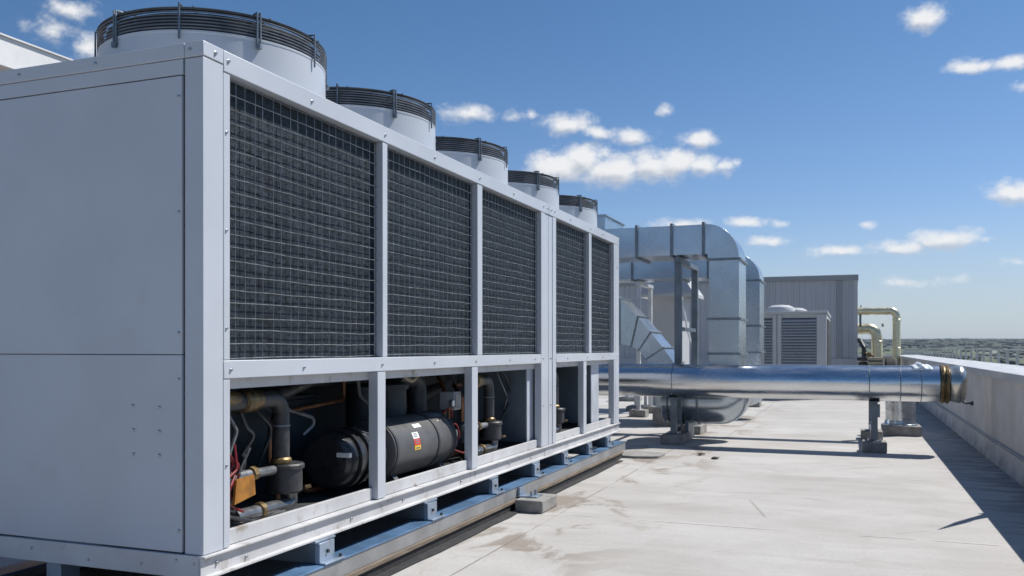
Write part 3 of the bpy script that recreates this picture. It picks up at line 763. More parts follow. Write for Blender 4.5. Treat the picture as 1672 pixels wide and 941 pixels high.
# fans
fans = []
XC, Y1, DY, RF = -3.79, 4.60, 1.63, .684
for i in range(5):
    yc = Y1 + DY*i
    mb = MB(); mb.lathe([(RF+.03, ZT-.012), (RF+.03, ZT+.02), (RF+.004, ZT+.03), (RF+.001, 3.274), (RF+.004, 3.277), (RF+.004, 3.289), (RF-.03, 3.289), (RF-.03, ZT-.01)], (XC, yc, 0), 'z', 72)
    sh = mb.build('fan_shroud', P, ch, smooth=40)
    g = MB()
    zt_ = 3.412
    for k in range(6):
        z = 3.303 + (zt_-3.303)*k/6
        R_ = RF + .002
        g.tube([(XC+R_*math.cos(q*2*PI/64), yc+R_*math.sin(q*2*PI/64), z) for q in range(65)], .0042, 6, cap=False)
    for R_ in (.18, .32, .46, .58):
        g.tube([(XC+R_*math.cos(q*2*PI/48), yc+R_*math.sin(q*2*PI/48), zt_+.004) for q in range(49)], .0045, 5, cap=False)
    for q in range(10):
        a = 2*PI*q/10 + .2
        g.tube([(XC+.1*math.cos(a), yc+.1*math.sin(a), zt_+.008), (XC+(RF+.01)*math.cos(a), yc+(RF+.01)*math.sin(a), zt_+.008)], .005, 5)
    g.build('guard', M['gring'], sh)
    MB().lathe([(RF+.004, zt_-.008), (RF+.007, zt_+.002), (RF-.002, zt_+.008), (RF-.03, zt_+.006), (RF-.03, zt_-.012)], (XC, yc, 0), 'z', 72, close=True).build('top_rim', M['gblack'], sh)
    MB().lathe([(RF-.045, 3.0), (RF-.045, 3.402), (RF-.055, 3.402), (RF-.055, 3.0)], (XC, yc, 0), 'z', 48, close=True).build('venturi_ring', M['gblack'], sh)
    MB().lathe([(0, 3.30), (.12, 3.30), (.13, 3.28), (.13, 3.12), (0, 3.12)], (XC, yc, 0), 'z', 24).build('fan_motor', M['gblack'], sh)
    for q in range(10):
        a = 2*PI*q/10 + .72
        ca, sa = math.cos(a), math.sin(a)
        b = MB(); R_ = RF + .012
        if q % 2:
            b.tube([(XC+(R_+.004)*ca, yc+(R_+.004)*sa, 3.235), (XC+(R_+.004)*ca, yc+(R_+.004)*sa, zt_+.02), (XC+(R_-.05)*ca, yc+(R_-.05)*sa, zt_+.022)], .0065, 8)
        else:
            for e in (-.010, .010):
                b.tube([(XC+R_*ca-e*sa, yc+R_*sa+e*ca, 3.235), (XC+R_*ca-e*sa, yc+R_*sa+e*ca, zt_+.022), (XC+(R_-.06)*ca-e*sa, yc+(R_-.06)*sa+e*ca, zt_+.024)], .0065, 8)
            b.tube([(XC+(R_+.004)*ca, yc+(R_+.004)*sa, 3.225), (XC+(R_+.004)*ca, yc+(R_+.004)*sa, 3.252)], .017, 10)
        b.build('bracket', M['poststeel'], sh)

# ------------------------------------------------------------------ skid under the chiller
sk = thing('support_frame', (-3.8, 7.7, .1), 'blue grey steel skid of long channels and cross beams carrying the chiller', 'steel frame')
for x0, s_ in ((-2.90, 1), (XB+.02, -1)):
    X = lambda q: x0 - q*s_
    MB().prism([(X(0),.205),(X(0),.105),(X(.09),.105),(X(.09),.115),(X(.012),.115),(X(.012),.195),(X(.0),.205)][:6] + [(X(.012),.203)], 'y', 2.2, 11.93).build('skid_channel', M['railface'], sk, bevel=.0015, smooth=30)
    MB().box(min(X(-.006), X(.16)), max(X(-.006), X(.16)), 2.2, 11.935, .2055, .217).build('skid_flange', M['blue'], sk, bevel=.002)
for a, b in ((3.10, 3.25), (4.475, 4.628), (5.906, 6.052), (7.171, 7.301), (8.284, 8.43), (9.252, 9.39), (10.226, 10.36), (11.10, 11.25)):
    if a < YN: continue
    c_ = MB().box(XB+.03, -2.965, a, b, .219, .345).build('cross_beam', M['poststeel'], sk, bevel=.003)
    MB().box(-2.964, -2.930, a-.004, b+.004, .219, .342).build('end_plate', M['bluerail'], c_, bevel=.003)
    MB().box(-2.929, -2.885, a-.01, b+.055, .2185, .230).build('foot_plate', M['bluerail'], c_, bevel=.002)
    MB().box(-3.02, -2.94, a-.03, b+.03, .3455, .3585).build('shim', M['bluerail'], c_, bevel=.002)
    MB().lathe([(0,.014),(.012,.013),(.012,.0)], (-2.93, (a+b)/2, .285), 'x', 6).build('bolt', M['gblack'], c_)
    MB().lathe([(0,.018),(.011,.017),(.011,.0)], (-2.905, b+.03, .2305), 'z', 6).build('bolt', M['gblack'], c_)
for x in (XB+.0, XB+.62):
    MB().box(x, x+.10, YN+.03, YN+.16, .0, .3585).build('leg', M['bluerail'], sk, bevel=.003)
single(MB().box(-3.02, -2.882, 2.4, 11.75, .072, .104), 'timber_sleeper', M['timber'], (-2.95, 7, .072), 'long weathered timber sleeper under the front skid channel', 'timber', bevel=.004)
single(MB().box(-4.70, -4.5, 2.4, 11.75, .0, .104), 'timber_sleeper', M['timber'], (-4.6, 7, 0), 'dark timber sleeper under the rear skid channel', 'timber', bevel=.004)
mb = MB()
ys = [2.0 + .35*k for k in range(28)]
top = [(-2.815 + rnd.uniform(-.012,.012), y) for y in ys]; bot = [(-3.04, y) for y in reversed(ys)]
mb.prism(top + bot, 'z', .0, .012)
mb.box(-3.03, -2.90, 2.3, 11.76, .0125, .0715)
single(mb, 'shade_strip', M['tarpshade'], (-2.9, 6, 0), 'flat black strip painting the shade on the roof below the timber sleeper', 'strip')  # added dark strip standing in for shade beside and under the sleeper
def block(x0, x1, y0, y1, z1, label, group='concrete blocks on the roof', z0=0):
    return single(MB().box(x0, x1, y0, y1, z0, z1), 'concrete_block', M['block'], ((x0+x1)/2, (y0+y1)/2, z0), label, 'concrete block', group, bevel=.012)
block(-2.868, -2.60, 7.55, 7.98, .115, 'grey concrete block beside the skid below a blue clip')
cl = thing('rail_clip', (-2.80, 7.77, .116), 'small blue steel clip bolted on the block next to the skid', 'clip')
MB().box(-2.895, -2.70, 7.68, 7.86, .116, .128).build('plate', M['bluerail'], cl, bevel=.002)
MB().box(-2.895, -2.872, 7.70, 7.84, .129, .20).build('upstand', M['bluerail'], cl, bevel=.002)
for y in (7.71, 7.82): MB().lathe([(0,.045),(.014,.044),(.014,.0)], (-2.76, y, .1285), 'z', 6).build('bolt', M['bluerail'], cl)
mb = MB(); mb.prism([(-3.0,11.80),(-2.74,11.78),(-2.5,11.86),(-2.44,11.93),(-2.42,12.3),(-3.2,12.5)], 'z', 0, .035)
single(mb, 'paving_slab', M['roofslab'] if 'roofslab' in M else M['block'], (-2.8, 12.1, 0), 'thin flat concrete slab at the far foot of the skid', 'slab', bevel=.006)

# ------------------------------------------------------------------ silver pipe, rear pipe and their stands
YP, ZP, RP = 13.85, .99, .256
sp = thing('insulated_pipe', (0, YP, ZP-RP), 'thick shiny silver clad pipe crossing the roof with rounded end by the parapet', 'pipe')
xs = [-5.2, -2.58, .25, .66, .93, 1.17]
for a, b in zip(xs, xs[1:]):
    MB().lathe([(RP-.02, a+.002), (RP, a+.004), (RP, b-.004), (RP-.02, b-.002)], (0, YP, ZP), 'x', 64).build('cladding', M['clad'], sp, smooth=50)
for x in xs[1:-1]:
    MB().lathe([(RP+.0005, x-.007), (RP+.003, x-.004), (RP+.003, x+.004), (RP+.0005, x+.007)], (0, YP, ZP), 'x', 64).build('joint_band', M['galvseam'], sp)
for x in xs[1:-1]:
    for q in range(5):
        a = math.radians(130 + 25*q)
        MB().lathe([(0,-.006),(.006,-.005),(.008,0),(.008,.01)], (x-.03, YP+RP*math.cos(a), ZP+RP*math.sin(a)), 'y', 8).build('rivet', M['screw'], sp)
MB().tube([(-5.1, YP-RP*.25, ZP+RP*.974), (1.1, YP-RP*.25, ZP+RP*.974)], .0035, 6).build('lap_seam', M['galvseam'], sp)
MB().lathe([(RP-.02,1.172),(RP+.016,1.176),(RP+.02,1.19),(RP+.02,1.215),(RP+.004,1.222),(RP-.0,1.24),(RP+.015,1.248),(RP+.017,1.285),(RP-.02,1.30)], (0,YP,ZP), 'x', 64).build('coupling_ring', M['brass'], sp)
MB().lathe([(RP-.012,1.302),(RP-.012,1.325),(RP-.004,1.36),(RP+.008,1.41),(RP+.004,1.45),(RP-.03,1.49),(RP-.09,1.508),(.05,1.513),(0,1.513)], (0,YP,ZP), 'x', 64).build('end_cap', M['capsilver'], sp)
dv = MB().tube([(1.43, YP-.03, ZP-RP+.03), (1.50, YP-.05, ZP-RP-.005), (1.57, YP-.06, ZP-RP-.005)], .014, 8).build('drain_valve', M['gblack'], sp)
MB().lathe([(0,1.56),(.026,1.56),(.03,1.57),(.03,1.595),(0,1.60)], (0, YP-.06, ZP-RP-.005), 'x', 12).build('valve_cap', M['gblack'], dv)
rp = thing('insulated_pipe', (0, 15.5, .84), 'thinner silver pipe running behind the thick one', 'pipe')
MB().lathe([(0,-5.2),(.17,-5.2),(.17,.93),(.15,.955),(0,.96)], (0,15.5,.98), 'x', 40).build('cladding', M['clad'], rp, smooth=50)
# milky film lying on the pipe
mb = MB(); n_ = 14
rows = []
for i in range(n_+1):
    x = .80 + .26*i/n_; row = []
    for j in range(9):
        a = math.radians(48 + 84*j/8)
        e = math.sin(PI*i/n_)**.6 * math.sin(PI*j/8)**.5
        r = RP + .006 + .045*e*(.7 + .5*math.sin(i*.9 + j*.7)) * (1 if i < 9 else .6)
        row.append(mb.bm.verts.new((x + .02*math.sin(j*1.3), YP - r*math.cos(a), ZP + r*math.sin(a))))
    rows.append(row)
for A, B in zip(rows, rows[1:]):
    for j in range(8): mb.face([A[j], A[j+1], B[j+1], B[j]])
fo = single(mb, 'plastic_film', M['film'], (.92, YP, ZP+RP), 'crumpled milky plastic film lying on top of the silver pipe', 'plastic film', smooth=80)
so_ = fo.modifiers.new('thick', 'SOLIDIFY'); so_.thickness = .004
# vent stub with concrete base
vs_ = thing('roof_vent', (.80, 16.68, .17), 'short round silver vent stub on a square concrete base', 'vent')
MB().lathe([(.24,.171),(.24,.80),(.25,.805),(.25,.86),(.2,.90),(0,.92)], (.80,16.68,0), 'z', 48).build('cladding', M['clad'], vs_)
MB().lathe([(.242,.172),(.28,.172),(.28,.19),(.255,.20),(.242,.26)], (.80,16.68,0), 'z', 48).build('base_flange', M['galv'], vs_)
block(.50, 1.12, 16.38, 16.98, .17, 'grey concrete block under the round silver vent stub')
# stands
def stand(x, label):
    s_ = thing('pipe_stand', (x, YP, .15), label, 'pipe stand', 'steel stands under the silver pipes')
    for y, zt_ in ((YP, ZP-RP-.012), (15.62, ZP-.17-.03)):
        MB().box(x-.045, x+.045, y-.05, y+.05, .165, zt_).build('leg', M['poststeel'], s_, bevel=.003)
        MB().box(x-.10, x+.10, y-.10, y+.10, .152, .164).build('base_plate', M['poststeel'], s_, bevel=.002)
    MB().box(x-.07, x+.07, YP-.14, YP+.14, ZP-RP-.011, ZP-RP-.001).build('saddle', M['poststeel'], s_, bevel=.002)
    MB().box(x-.05, x+.05, YP+.051, 15.569, .25, .30).build('cross_bar', M['poststeel'], s_, bevel=.002)
    for dx, dy in ((-.08,-.08),(.08,-.08),(-.08,.08),(.08,.08)):
        MB().lathe([(0,.03),(.013,.028),(.013,.0)], (x+dx, YP+dy, .1645), 'z', 6).build('bolt', M['screw'], s_)
    return s_
a = stand(-2.59, 'left steel stand under the silver pipe below the tall duct posts')
MB().box(-2.63, -2.55, YP+.051, 15.569, .68, .72).build('cross_bar', M['poststeel'], a, bevel=.002)
b = stand(.32, 'right steel stand under the silver pipe near the parapet')
MB().box(.245, .395, YP-.065, YP-.051, .5, .69).build('bracket', M['poststeel'], b, bevel=.002)
block(-2.76, -2.42, 13.65, 14.36, .15, 'grey concrete block under the front foot of the left pipe stand')
block(-2.76, -2.42, 15.40, 16.15, .15, 'grey concrete block under the rear foot of the left pipe stand')
block(.155, .485, 13.65, 14.02, .15, 'grey concrete block under the front foot of the right pipe stand')
block(.155, .485, 15.42, 15.95, .15, 'grey concrete block under the rear foot of the right pipe stand')

# ------------------------------------------------------------------ rectangular ducts
def duct(loc, label):
    d_ = thing('air_duct', loc, label, 'air duct', 'rectangular sheet metal ducts')
    X0, X1, Y0, Y1_, Z0, Z1 = -2.092, -1.628, 14.15, 15.13, 2.984, 3.457
    segs = [-6.6, -4.3, -3.25, -2.68, -2.176]
    G = M['galv']
    for a, b in zip(segs, segs[1:]):
        MB().box(a+.003, b-.003, Y0, Y1_, Z0, Z1).build('duct_section', G, d_, bevel=.004)
    for x in segs[1:]:
        mb = MB()
        for e in (-1, 1):
            x0, x1 = (x-.022, x-.001) if e < 0 else (x+.001, x+.022)
            mb.box(x0, x1, Y0-.035, Y0-.001, Z0-.035, Z1+.035); mb.box(x0, x1, Y1_+.001, Y1_+.035, Z0-.035, Z1+.035)
            mb.box(x0, x1, Y0, Y1_, Z1+.001, Z1+.035); mb.box(x0, x1, Y0, Y1_, Z0-.035, Z0-.001)
        mb.build('flange', M['galvseam'], d_)
    # elbow
    R_ = X1 - (-2.150)
    cx, cz = -2.150 + .02, 2.90
    ro = X1 - cx
    poly = [(-2.173, Z1)]
    ztop = Z1
    for k in range(13):
        a = PI/2*(1 - k/12)
        poly.append((cx + ro*math.cos(a), 2.90 + (ztop-2.90)*math.sin(a)))
    poly += [(X0, 2.90), (X0-.03, 2.955), (-2.11, Z0), (-2.173, Z0)]
    MB().prism(poly, 'y', Y0, Y1_).build('elbow', G, d_, bevel=.003, smooth=25)
    zs = [2.895, 1.957, 1.41, 1.02]
    for a, b in zip(zs, zs[1:]):
        MB().box(X0, X1, Y0, Y1_, b+.003, a-.003).build('duct_section', G, d_, bevel=.004)
    for z in zs[:-1]:
        mb = MB()
        for z0, z1 in ((z-.018, z-.001), (z+.001, z+.018)):
            mb.box(X0-.03, X1+.03, Y0-.03, Y0-.001, z0, z1); mb.box(X0-.03, X1+.03, Y1_+.001, Y1_+.03, z0, z1)
            mb.box(X0-.03, X0-.001, Y0, Y1_, z0, z1); mb.box(X1+.001, X1+.03, Y0, Y1_, z0, z1)
        mb.build('flange', M['galvseam'], d_)
    for k in range(9):
        o = MB().lathe([(0,.006),(.012,.004),(.014,0)], (X1, Y0+.05, 1.2+.17*k), 'x', 8).build('rivet', M['screw'], d_)
    return d_
du = duct((-1.86, 14.64, 1.0), 'nearest rectangular galvanised air duct with rounded elbow above silver pipe')
d2 = dup(du, (-1.86-.12, 14.64+4.66, 1.0), 'farther rectangular air duct with rounded elbow behind the nearest one')
def boot(dx, dy, label):
    b_ = thing('round_duct', (-1.86+dx, 14.64+dy, .25), label, 'round duct', 'round floor ducts')
    cx, cy = -1.86+dx, 14.64+dy
    # square to round collar
    mb = MB(); A = []; B = []
    n_ = 40
    for k in range(n_):
        a = 2*PI*k/n_
        ca, sa = math.cos(a), math.sin(a)
        q = 1/max(abs(ca)/.235, abs(sa)/.492)
        A.append(mb.bm.verts.new((cx+q*ca, cy+q*sa, 1.018))); B.append(mb.bm.verts.new((cx+.37*ca, cy+.37*sa, .88)))
    for k in range(n_): mb.face([A[k], A[(k+1) % n_], B[(k+1) % n_], B[k]])
    mb.build('collar', M['galv'], b_)
    MB().tube(rpath([(cx, cy, .878), (cx, cy, .63), (cx-.9, cy, .63)], .248, 6), .37, 40).build('elbow', M['galv'], b_, smooth=22)
    MB().lathe([(.371, cx-.93), (.385, cx-.925), (.385, cx-.905), (.371, cx-.90)], (0,cy,.63), 'x', 40, close=True).build('flange', M['galvseam'], b_)
    MB().lathe([(0, cx-1.02), (.36, cx-1.02), (.37, cx-1.01), (.37, cx-.932)], (0,cy,.63), 'x', 40).build('straight', M['galv'], b_)
    MB().lathe([(.371, cx-.46), (.384, cx-.455), (.384, cx-.43), (.371, cx-.425)], (0,cy,.63), 'x', 40, close=True).build('flange', M['galvseam'], b_)
    for x in (-.62,):
        MB().prism([(cy-.3, 0), (cy+.3, 0), (cy+.26, .34), (cy, .262), (cy-.26, .34)], 'x', cx+x-.03, cx+x+.03).build('cradle', M['poststeel'], b_)
boot(0, 0, 'big round silver duct elbow low to the floor under the nearest duct')
boot(-.12, 4.66, 'big round silver duct elbow low to the floor under the farther duct')
# plenum box on the duct
pl = thing('plenum_box', (-4.1, 14.9, 3.46), 'low sheet metal plenum box sitting on the near duct beside last fan', 'duct box')
MB().box(-4.7, -3.82, 14.3, 15.6, 3.462, 3.70).build('box', M['galv'], pl, bevel=.004)
MB().box(-4.73, -3.79, 14.27, 15.63, 3.701, 3.725).build('lid', M['galv'], pl, bevel=.003)
# tall H frames under the ducts
def hframe(x, y0, y1, label, m='poststeel', w_=.055, loc=None):
    h = thing('duct_support', (x, y0, 0), label, 'steel support', 'tall steel duct supports')
    for y in (y0, y1):
        MB().box(x-w_, x+w_, y-.05, y+.05, .165, 2.868).build('post', M[m], h, bevel=.003)
        MB().box(x-.09, x+.09, y-.09, y+.09, .153, .164).build('base_plate', M[m], h, bevel=.002)
    MB().box(x-.05, x+.05, y0-.12, y1+.12, 2.869, 2.948).build('cross_beam', M[m], h, bevel=.003)
    MB().box(x-.03, x+.03, y0+.051, y1-.051, 1.78, 1.84).build('brace', M[m], h, bevel=.002)
    return h
hframe(-2.59, 14.24, 15.86, 'tall dark steel posts and beam holding the nearest duct above the pipe')
hframe(-4.32, 19.0, 20.2, 'tall pale steel posts holding the farther duct near the sloping duct', 'rail', .04)
block(-4.5, -4.14, 18.85, 19.2, .152, 'grey concrete block under the front post of the farther duct support')
block(-4.5, -4.14, 20.05, 20.4, .152, 'grey concrete block under the rear post of the farther duct support')

# sloping gored duct
gd = thing('sloping_duct', (-3.6, 17.3, .0), 'wide sloping galvanised duct bent in segments down to the roof', 'air duct')
topc = [(-6.2,2.62),(-4.6,2.62),(-4.22,2.46),(-3.86,2.10),(-3.61,1.80),(-3.36,1.50),(-3.15,1.20),(-2.98,.80),(-2.9,.35)]
botc = [(-6.2,1.58),(-4.6,1.58),(-4.22,1.575),(-3.99,1.54),(-3.84,1.46),(-3.70,1.28),(-3.58,1.02),(-3.52,.72),(-3.5,.35)]
for i in range(len(topc)-1):
    q = [topc[i], topc[i+1], botc[i+1], botc[i]]
    MB().prism(q, 'y', 16.9, 17.85).build('gore', M['galv'], gd, smooth=20)
for i in (2, 3, 4, 5, 6, 7):
    tx, tz = topc[i]; bx, bz = botc[i]
    dx, dz = tx-bx, tz-bz; L = math.hypot(dx, dz); nx, nz_ = dz/L*.012, -dx/L*.012; ux, uz = dx/L*.03, dz/L*.03
    mb = MB()
    for y0, y1 in ((16.87, 16.899), (17.851, 17.88)):
        mb.prism([(bx-ux-nx, bz-uz-nz_), (bx-ux+nx, bz-uz+nz_), (tx+ux+nx, tz+uz+nz_), (tx+ux-nx, tz+uz-nz_)], 'y', y0, y1)
    mb.prism([(tx-nx, tz-nz_), (tx+nx, tz+nz_), (tx+ux+nx, tz+uz+nz_), (tx+ux-nx, tz+uz-nz_)], 'y', 16.9, 17.85)
    mb.build('flange', M['galvseam'], gd)
MB().box(-3.56, -2.84, 16.84, 17.91, 0, .349).build('curb', M['block'], gd, bevel=.01)
MB().box(-5.9, -5.8, 17.2, 17.3, 0, 1.579).build('leg', M['poststeel'], gd)
# hood behind
hd = thing('exhaust_hood', (-4.1, 21.6, 0), 'flared pale sheet metal exhaust hood behind the steel posts', 'hood')
mb = MB()
for (xa, xb, ya, yb, za), (xc, xd, yc_, yd, zc) in (((-4.55,-3.72,21.2,22.3,3.5), (-4.55,-3.72,21.2,22.3,3.2)), ((-4.55,-3.72,21.2,22.3,3.2), (-4.75,-3.47,21.0,22.6,2.80)), ((-4.75,-3.47,21.0,22.6,2.80), (-4.75,-3.47,21.0,22.6,2.72))):
    A = [mb.bm.verts.new(v) for v in ((xa,ya,za),(xb,ya,za),(xb,yb,za),(xa,yb,za))]
    B = [mb.bm.verts.new(v) for v in ((xc,yc_,zc),(xd,yc_,zc),(xd,yd,zc),(xc,yd,zc))]
    for k in range(4): mb.face([A[k], A[(k+1) % 4], B[(k+1) % 4], B[k]])
mb.build('hood', M['unitpaint'], hd, smooth=20)
MB().box(-4.5, -3.77, 21.25, 22.25, 0, 2.73).build('stack', M['ribbed'], hd, smooth=0)
hs = single(MB().tube(rpath([(-3.72,20.95,2.70),(-3.70,20.9,2.5),(-3.62,20.9,2.15),(-3.60,20.9,1.95),(-3.5,20.9,1.62),(-3.42,20.9,1.2),(-3.4,20.9,.0)], .3), .022, 10), 'drain_hose', M['white'], (-3.4,20.9,0), 'thin white drain hose hanging from the exhaust hood', 'hose')

# small things on the floor at the back left
for x, y, lab in ((-4.8, 20.9, 'small steel foot stand on a dark block behind the chiller end, nearer one'), (-5.9, 24.5, 'small steel foot stand on a dark block, farther one behind the chiller')):
    s_ = thing('foot_stand', (x, y, .1), lab, 'foot stand', 'small foot stands at the back')
    MB().box(x-.05, x+.05, y-.05, y+.05, .112, .74).build('leg', M['rail'], s_)
    MB().box(x+.12, x+.18, y+.25, y+.31, .112, .74).build('leg', M['rail'], s_)
    MB().box(x-.2, x+.3, y-.15, y+.4, .10, .111).build('base_plate', M['poststeel'], s_)
    MB().box(x-.1, x+.25, y-.1, y+.4, .741, .80).build('saddle', M['poststeel'], s_)
    block(x-.22, x+.32, y-.2, y+.45, .0995, 'dark concrete block under the ' + ('nearer' if y < 22 else 'farther') + ' small foot stand')
block(-2.55, -2.15, 23.1, 23.6, .14, 'grey concrete block alone on the floor in front of the louvred unit')

# ------------------------------------------------------------------ buildings at the back
bd = thing('plant_building', (-8, 37, 0), 'grey ribbed metal plant building with dark roof trim at the far end', 'building')
def ribs(x0, x1, y, z0, z1, step=.22):
    mb = MB(); pts = []
    x = x0
    while x < x1 - .01:
        pts += [(x, y), (min(x+step*.62, x1), y), (min(x+step*.70, x1), y-.035), (min(x+step*.92, x1), y-.035)]
        x += step
    pts.append((x1, y))
    out = []
    for q in pts:
        if not out or q[0] > out[-1][0] + 1e-5: out.append(q)
    A = [mb.bm.verts.new((a, b, z0)) for a, b in out]; B = [mb.bm.verts.new((a, b, z1)) for a, b in out]
    for k in range(len(out)-1): mb.face([A[k], A[k+1], B[k+1], B[k]])
    return mb
MB().box(-15.9, .235, 35.45, 39.6, .0, 4.10).build('wall', M['ribbed'], bd, smooth=0)
ribs(-15.9, .09, 35.44, 1.10, 4.04).build('wall_cladding', M['ribbed'], bd, smooth=0)
MB().box(.09, .245, 35.38, 35.449, 1.10, 4.04).build('corner_trim', M['ribbed'], bd, bevel=.004)
MB().box(-15.95, .27, 35.34, 35.447, 4.041, 4.24).build('roof_trim', M['trim'], bd, bevel=.004)
MB().box(-15.95, .27, 35.448, 39.7, 4.101, 4.235).build('roof', M['trim'], bd)
MB().box(-15.95, .25, 35.36, 35.449, .0, 1.098).build('plinth', M['trim2'] if 'trim2' in M else M['ribbed'], bd, bevel=.004)
MB().box(-.43, -.33, 35.36, 35.40, 1.1, 4.0).build('downpipe', M['trim'], bd)

ac = thing('air_handler', (-1.8, 29, 0), 'pale grey louvred air handling unit in front of the ribbed building', 'air handling unit')
U = M['unitpaint']
MB().box(-3.3, -.65, 27.30, 31.9, .12, 2.50).build('casing', U, ac, bevel=.01)
MB().box(-3.33, -.62, 27.22, 31.95, 2.501, 2.58).build('top_trim', U, ac, bevel=.008)
MB().box(-3.2, -.75, 27.4, 31.8, .0, .119).build('base', M['unitdark'], ac)
for a, b in ((-3.25, -2.18), (-1.90, -.94)):
    mb = MB(); mb.mi = 1; mb.box(a, b, 27.285, 27.2985, .3, 2.38); mb.mi = 0
    n_ = 24
    for k in range(n_):
        z = .32 + 2.04*k/n_
        mb.prism([(27.284, z+.062), (27.284, z+.045), (27.225, z), (27.225, z+.016)], 'x', a, b)
    mb.build('louver_panel', [U, M['unitdark']], ac, smooth=0)
for a, b in ((-2.17, -2.05), (-2.03, -1.91), (-.93, -.66)): MB().box(a, b, 27.25, 27.2985, .2, 2.49).build('door_panel', U, ac, bevel=.006)
for k in range(4): MB().box(-.649, -.62, 27.6+1.1*k, 28.5+1.1*k, .35, 2.35).build('side_louver', M['unitdark'], ac, bevel=.004)
for x, y, r in ((-2.0, 28.2, .42), (-1.72, 30.4, .42)):
    MB().lathe([(r, 2.582), (r, 2.66), (r*.9, 2.74), (r*.6, 2.80), (0, 2.82)], (x, y, 0), 'z', 32).build('fan_dome', M['unitpaint'], ac)

# cream pipes beside the building
def cream(name, pts, r, rad, bands, label):
    p_ = thing(name, pts[-1], label, 'pipe', 'cream clad pipes at the far parapet')
    MB().tube(rpath(pts, rad, 7), r, 28).build('cladding', M['beigepipe'], p_, smooth=50)
    for c_, ax in bands:
        h = c_[{'x':0,'z':2}[ax]]
        c0 = (0, c_[1], c_[2]) if ax == 'x' else (c_[0], c_[1], 0)
        MB().lathe([(r+.001, h-.03), (r+.014, h-.02), (r+.014, h+.02), (r+.001, h+.03)], c0, ax, 28, close=True).build('joint_band', M['beigepipe'], p_)
    return p_
cp = cream('clad_pipe', [(.236,35.95,2.89),(1.60,35.95,2.89),(1.60,35.95,.0)], .14, .24, [((.55,35.95,2.89),'x'),((1.28,35.95,2.89),'x'),((1.60,35.95,2.55),'z'),((1.60,35.95,1.5),'z')], 'slim cream clad pipe turning down at the far parapet')
MB().tube([(.36,35.95,3.031),(.36,35.95,3.12)], .02, 8).build('air_valve', M['gblack'], cp)
MB().box(.3, .38, 35.9, 36.0, 2.30, 2.749).build('bracket', M['poststeel'], cp)
cp = cream('clad_pipe', [(.236,36.3,2.22),(.93,36.3,2.25),(.93,36.3,.0)], .20, .34, [((.4,36.3,2.227),'x'),((.93,36.3,1.75),'z')], 'thick cream clad pipe elbow close to the ribbed building')
MB().box(1.09, 1.17, 36.28, 36.34, 2.3, 2.42).build('air_valve', M['tan'], cp)
# pump group
pu = thing('pump', (.55, 34.6, 0), 'dark dirty pump with motor and pipes beside the ribbed building', 'pump')
MB().box(.28, 1.0, 34.2, 35.1, 0, .45).build('base', M['block'], pu, bevel=.02)
MB().lathe([(0,0),(.16,.02),(.19,.06),(.19,.5),(.15,.54),(0,.55)], (.45, 34.5, .46), 'z', 20).build('motor', M['darkmach'], pu)
MB().lathe([(0,.0),(.22,.02),(.24,.08),(.22,.14),(0,.16)], (.45, 34.4, 1.02), 'z', 20).build('volute', M['darkmach'], pu)
MB().tube(rpath([(.45,34.45,1.1),(.45,34.45,1.5),(.33,34.8,1.75),(.3,35.3,1.8)], .12), .08, 14).build('pipe', M['darkmach'], pu)
MB().lathe([(0,.0),(.09,.0),(.09,.05),(0,.06)], (.62, 34.3, 1.25), 'y', 14).build('hand_wheel', M['brass'], pu)
MB().tube([(.5,34.4,1.3),(.75,34.35,1.22),(.8,34.35,.9)], .05, 10).build('pipe', M['brass'], pu)
bx = thing('crate', (.85, 33.6, 0), 'tan storage crate with dark gaps in front of the pump', 'crate')
mb = MB()
for k in range(4): mb.box(.56, 1.06, 33.3, 33.9, .62+.15*k, .72+.15*k)
mb.build('slats', M['tan'], bx, bevel=.006)
MB().box(.58, 1.04, 33.32, 33.88, 0, 1.10).build('core', M['darkmach'], bx)
tp = single(MB().prism([(33.0,0),(34.2,0),(34.15,.6),(33.9,1.0),(33.55,1.16),(33.25,.95),(33.05,.5)], 'x', 1.12, 1.50), 'tarpaulin', M['tarpshade'], (1.3, 33.6, 0), 'black tarpaulin covered heap against the parapet', 'tarpaulin', bevel=.05)

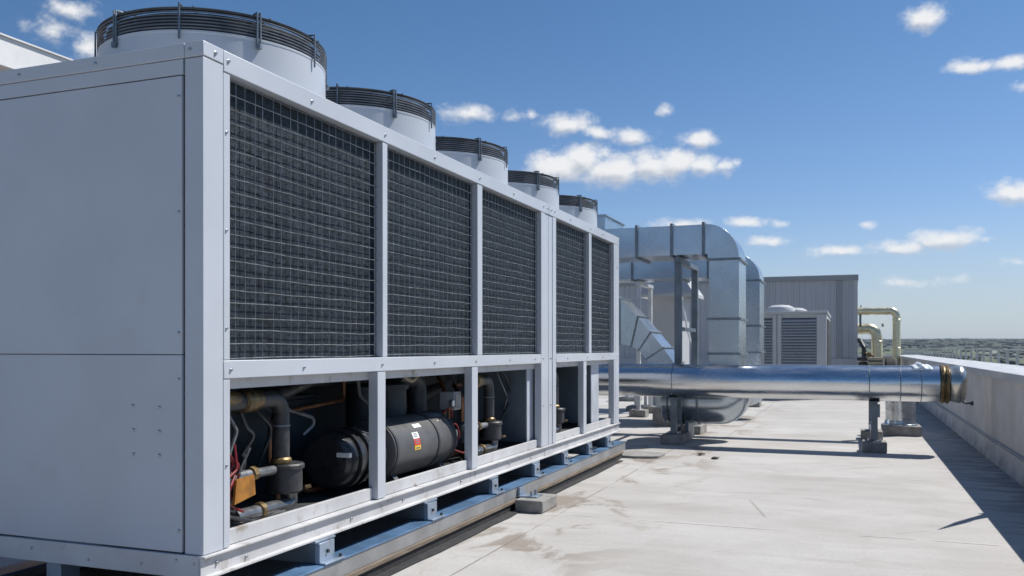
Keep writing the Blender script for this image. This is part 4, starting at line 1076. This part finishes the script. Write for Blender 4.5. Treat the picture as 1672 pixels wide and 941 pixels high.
# penthouse to the left behind the chiller
ph = thing('penthouse', (-12, 11, 0), 'white fascia corner of a taller building showing above the chiller at left', 'building')
MB().box(-15.4, -10.3, 3.2, 16.5, 0, 5.06).build('wall', M['brownwall'], ph, smooth=0)
MB().box(-15.6, -10.0, 2.9, 16.9, 5.062, 5.44).build('fascia', M['penthouse'], ph, bevel=.01)
MB().box(-15.62, -9.97, 2.88, 16.92, 5.441, 5.46).build('edge_trim', M['penthouse'], ph)

# dry leaves
def leaf(x, y, a, s, label):
    mb = MB(); pts = []
    for k in range(14):
        th_ = 2*PI*k/14; r = s*(1 + .45*math.cos(th_*5+1) )*(.75+.25*math.cos(th_))
        pts.append(mb.bm.verts.new((x + r*math.cos(th_+a), y + 1.6*r*math.sin(th_+a), .012 + .02*math.sin(th_*3)**2)))
    c_ = mb.bm.verts.new((x, y, .008))
    for k in range(14): mb.face([pts[k], pts[(k+1) % 14], c_])
    o = single(mb, 'dry_leaf', M['leaf'], (x, y, 0), label, 'leaf', 'dry leaves on the roof')
    q = o.modifiers.new('thick', 'SOLIDIFY'); q.thickness = .003
leaf(-1.97, 12.5, .3, .06, 'dark dry leaf on the pale roof, left one nearer the chiller')
leaf(-1.71, 12.12, 1.3, .065, 'dark dry leaf on the pale roof, right one farther from the chiller')

# unseen mast and plate added on the parapet, shaped to cast the wedge shadow
an = thing('shadow_caster', (2.13, 9.95, 1.207), 'small unseen mast and plate added on the parapet coping to cast a shadow', 'shadow_caster')
MB().box(2.05, 2.21, 9.87, 10.03, 1.207, 1.222).build('base_plate', M['rail'], an, bevel=.002)  # foot of the added shadow caster
MB().tube([(2.13, 9.95, 1.2225), (2.13, 9.95, 1.95)], .022, 10).build('shadow_caster_mast', M['rail'], an)
mb = MB()
A = [(1.81, 9.15, 2.15), (1.91, 9.42, 1.86), (1.99, 9.58, 1.86), (2.11, 9.80, 1.60), (2.13, 9.92, 1.36), (2.09, 9.92, 1.78), (1.93, 9.50, 2.06)]
f0 = [mb.bm.verts.new(v) for v in A]; f1 = [mb.bm.verts.new((x+.012, y-.006, z)) for x, y, z in A]
mb.face(f0); mb.face(f1[::-1])
for k in range(7): mb.face([f0[k], f1[k], f1[(k+1) % 7], f0[(k+1) % 7]])
mb.build('plate', M['rail'], an, smooth=20)
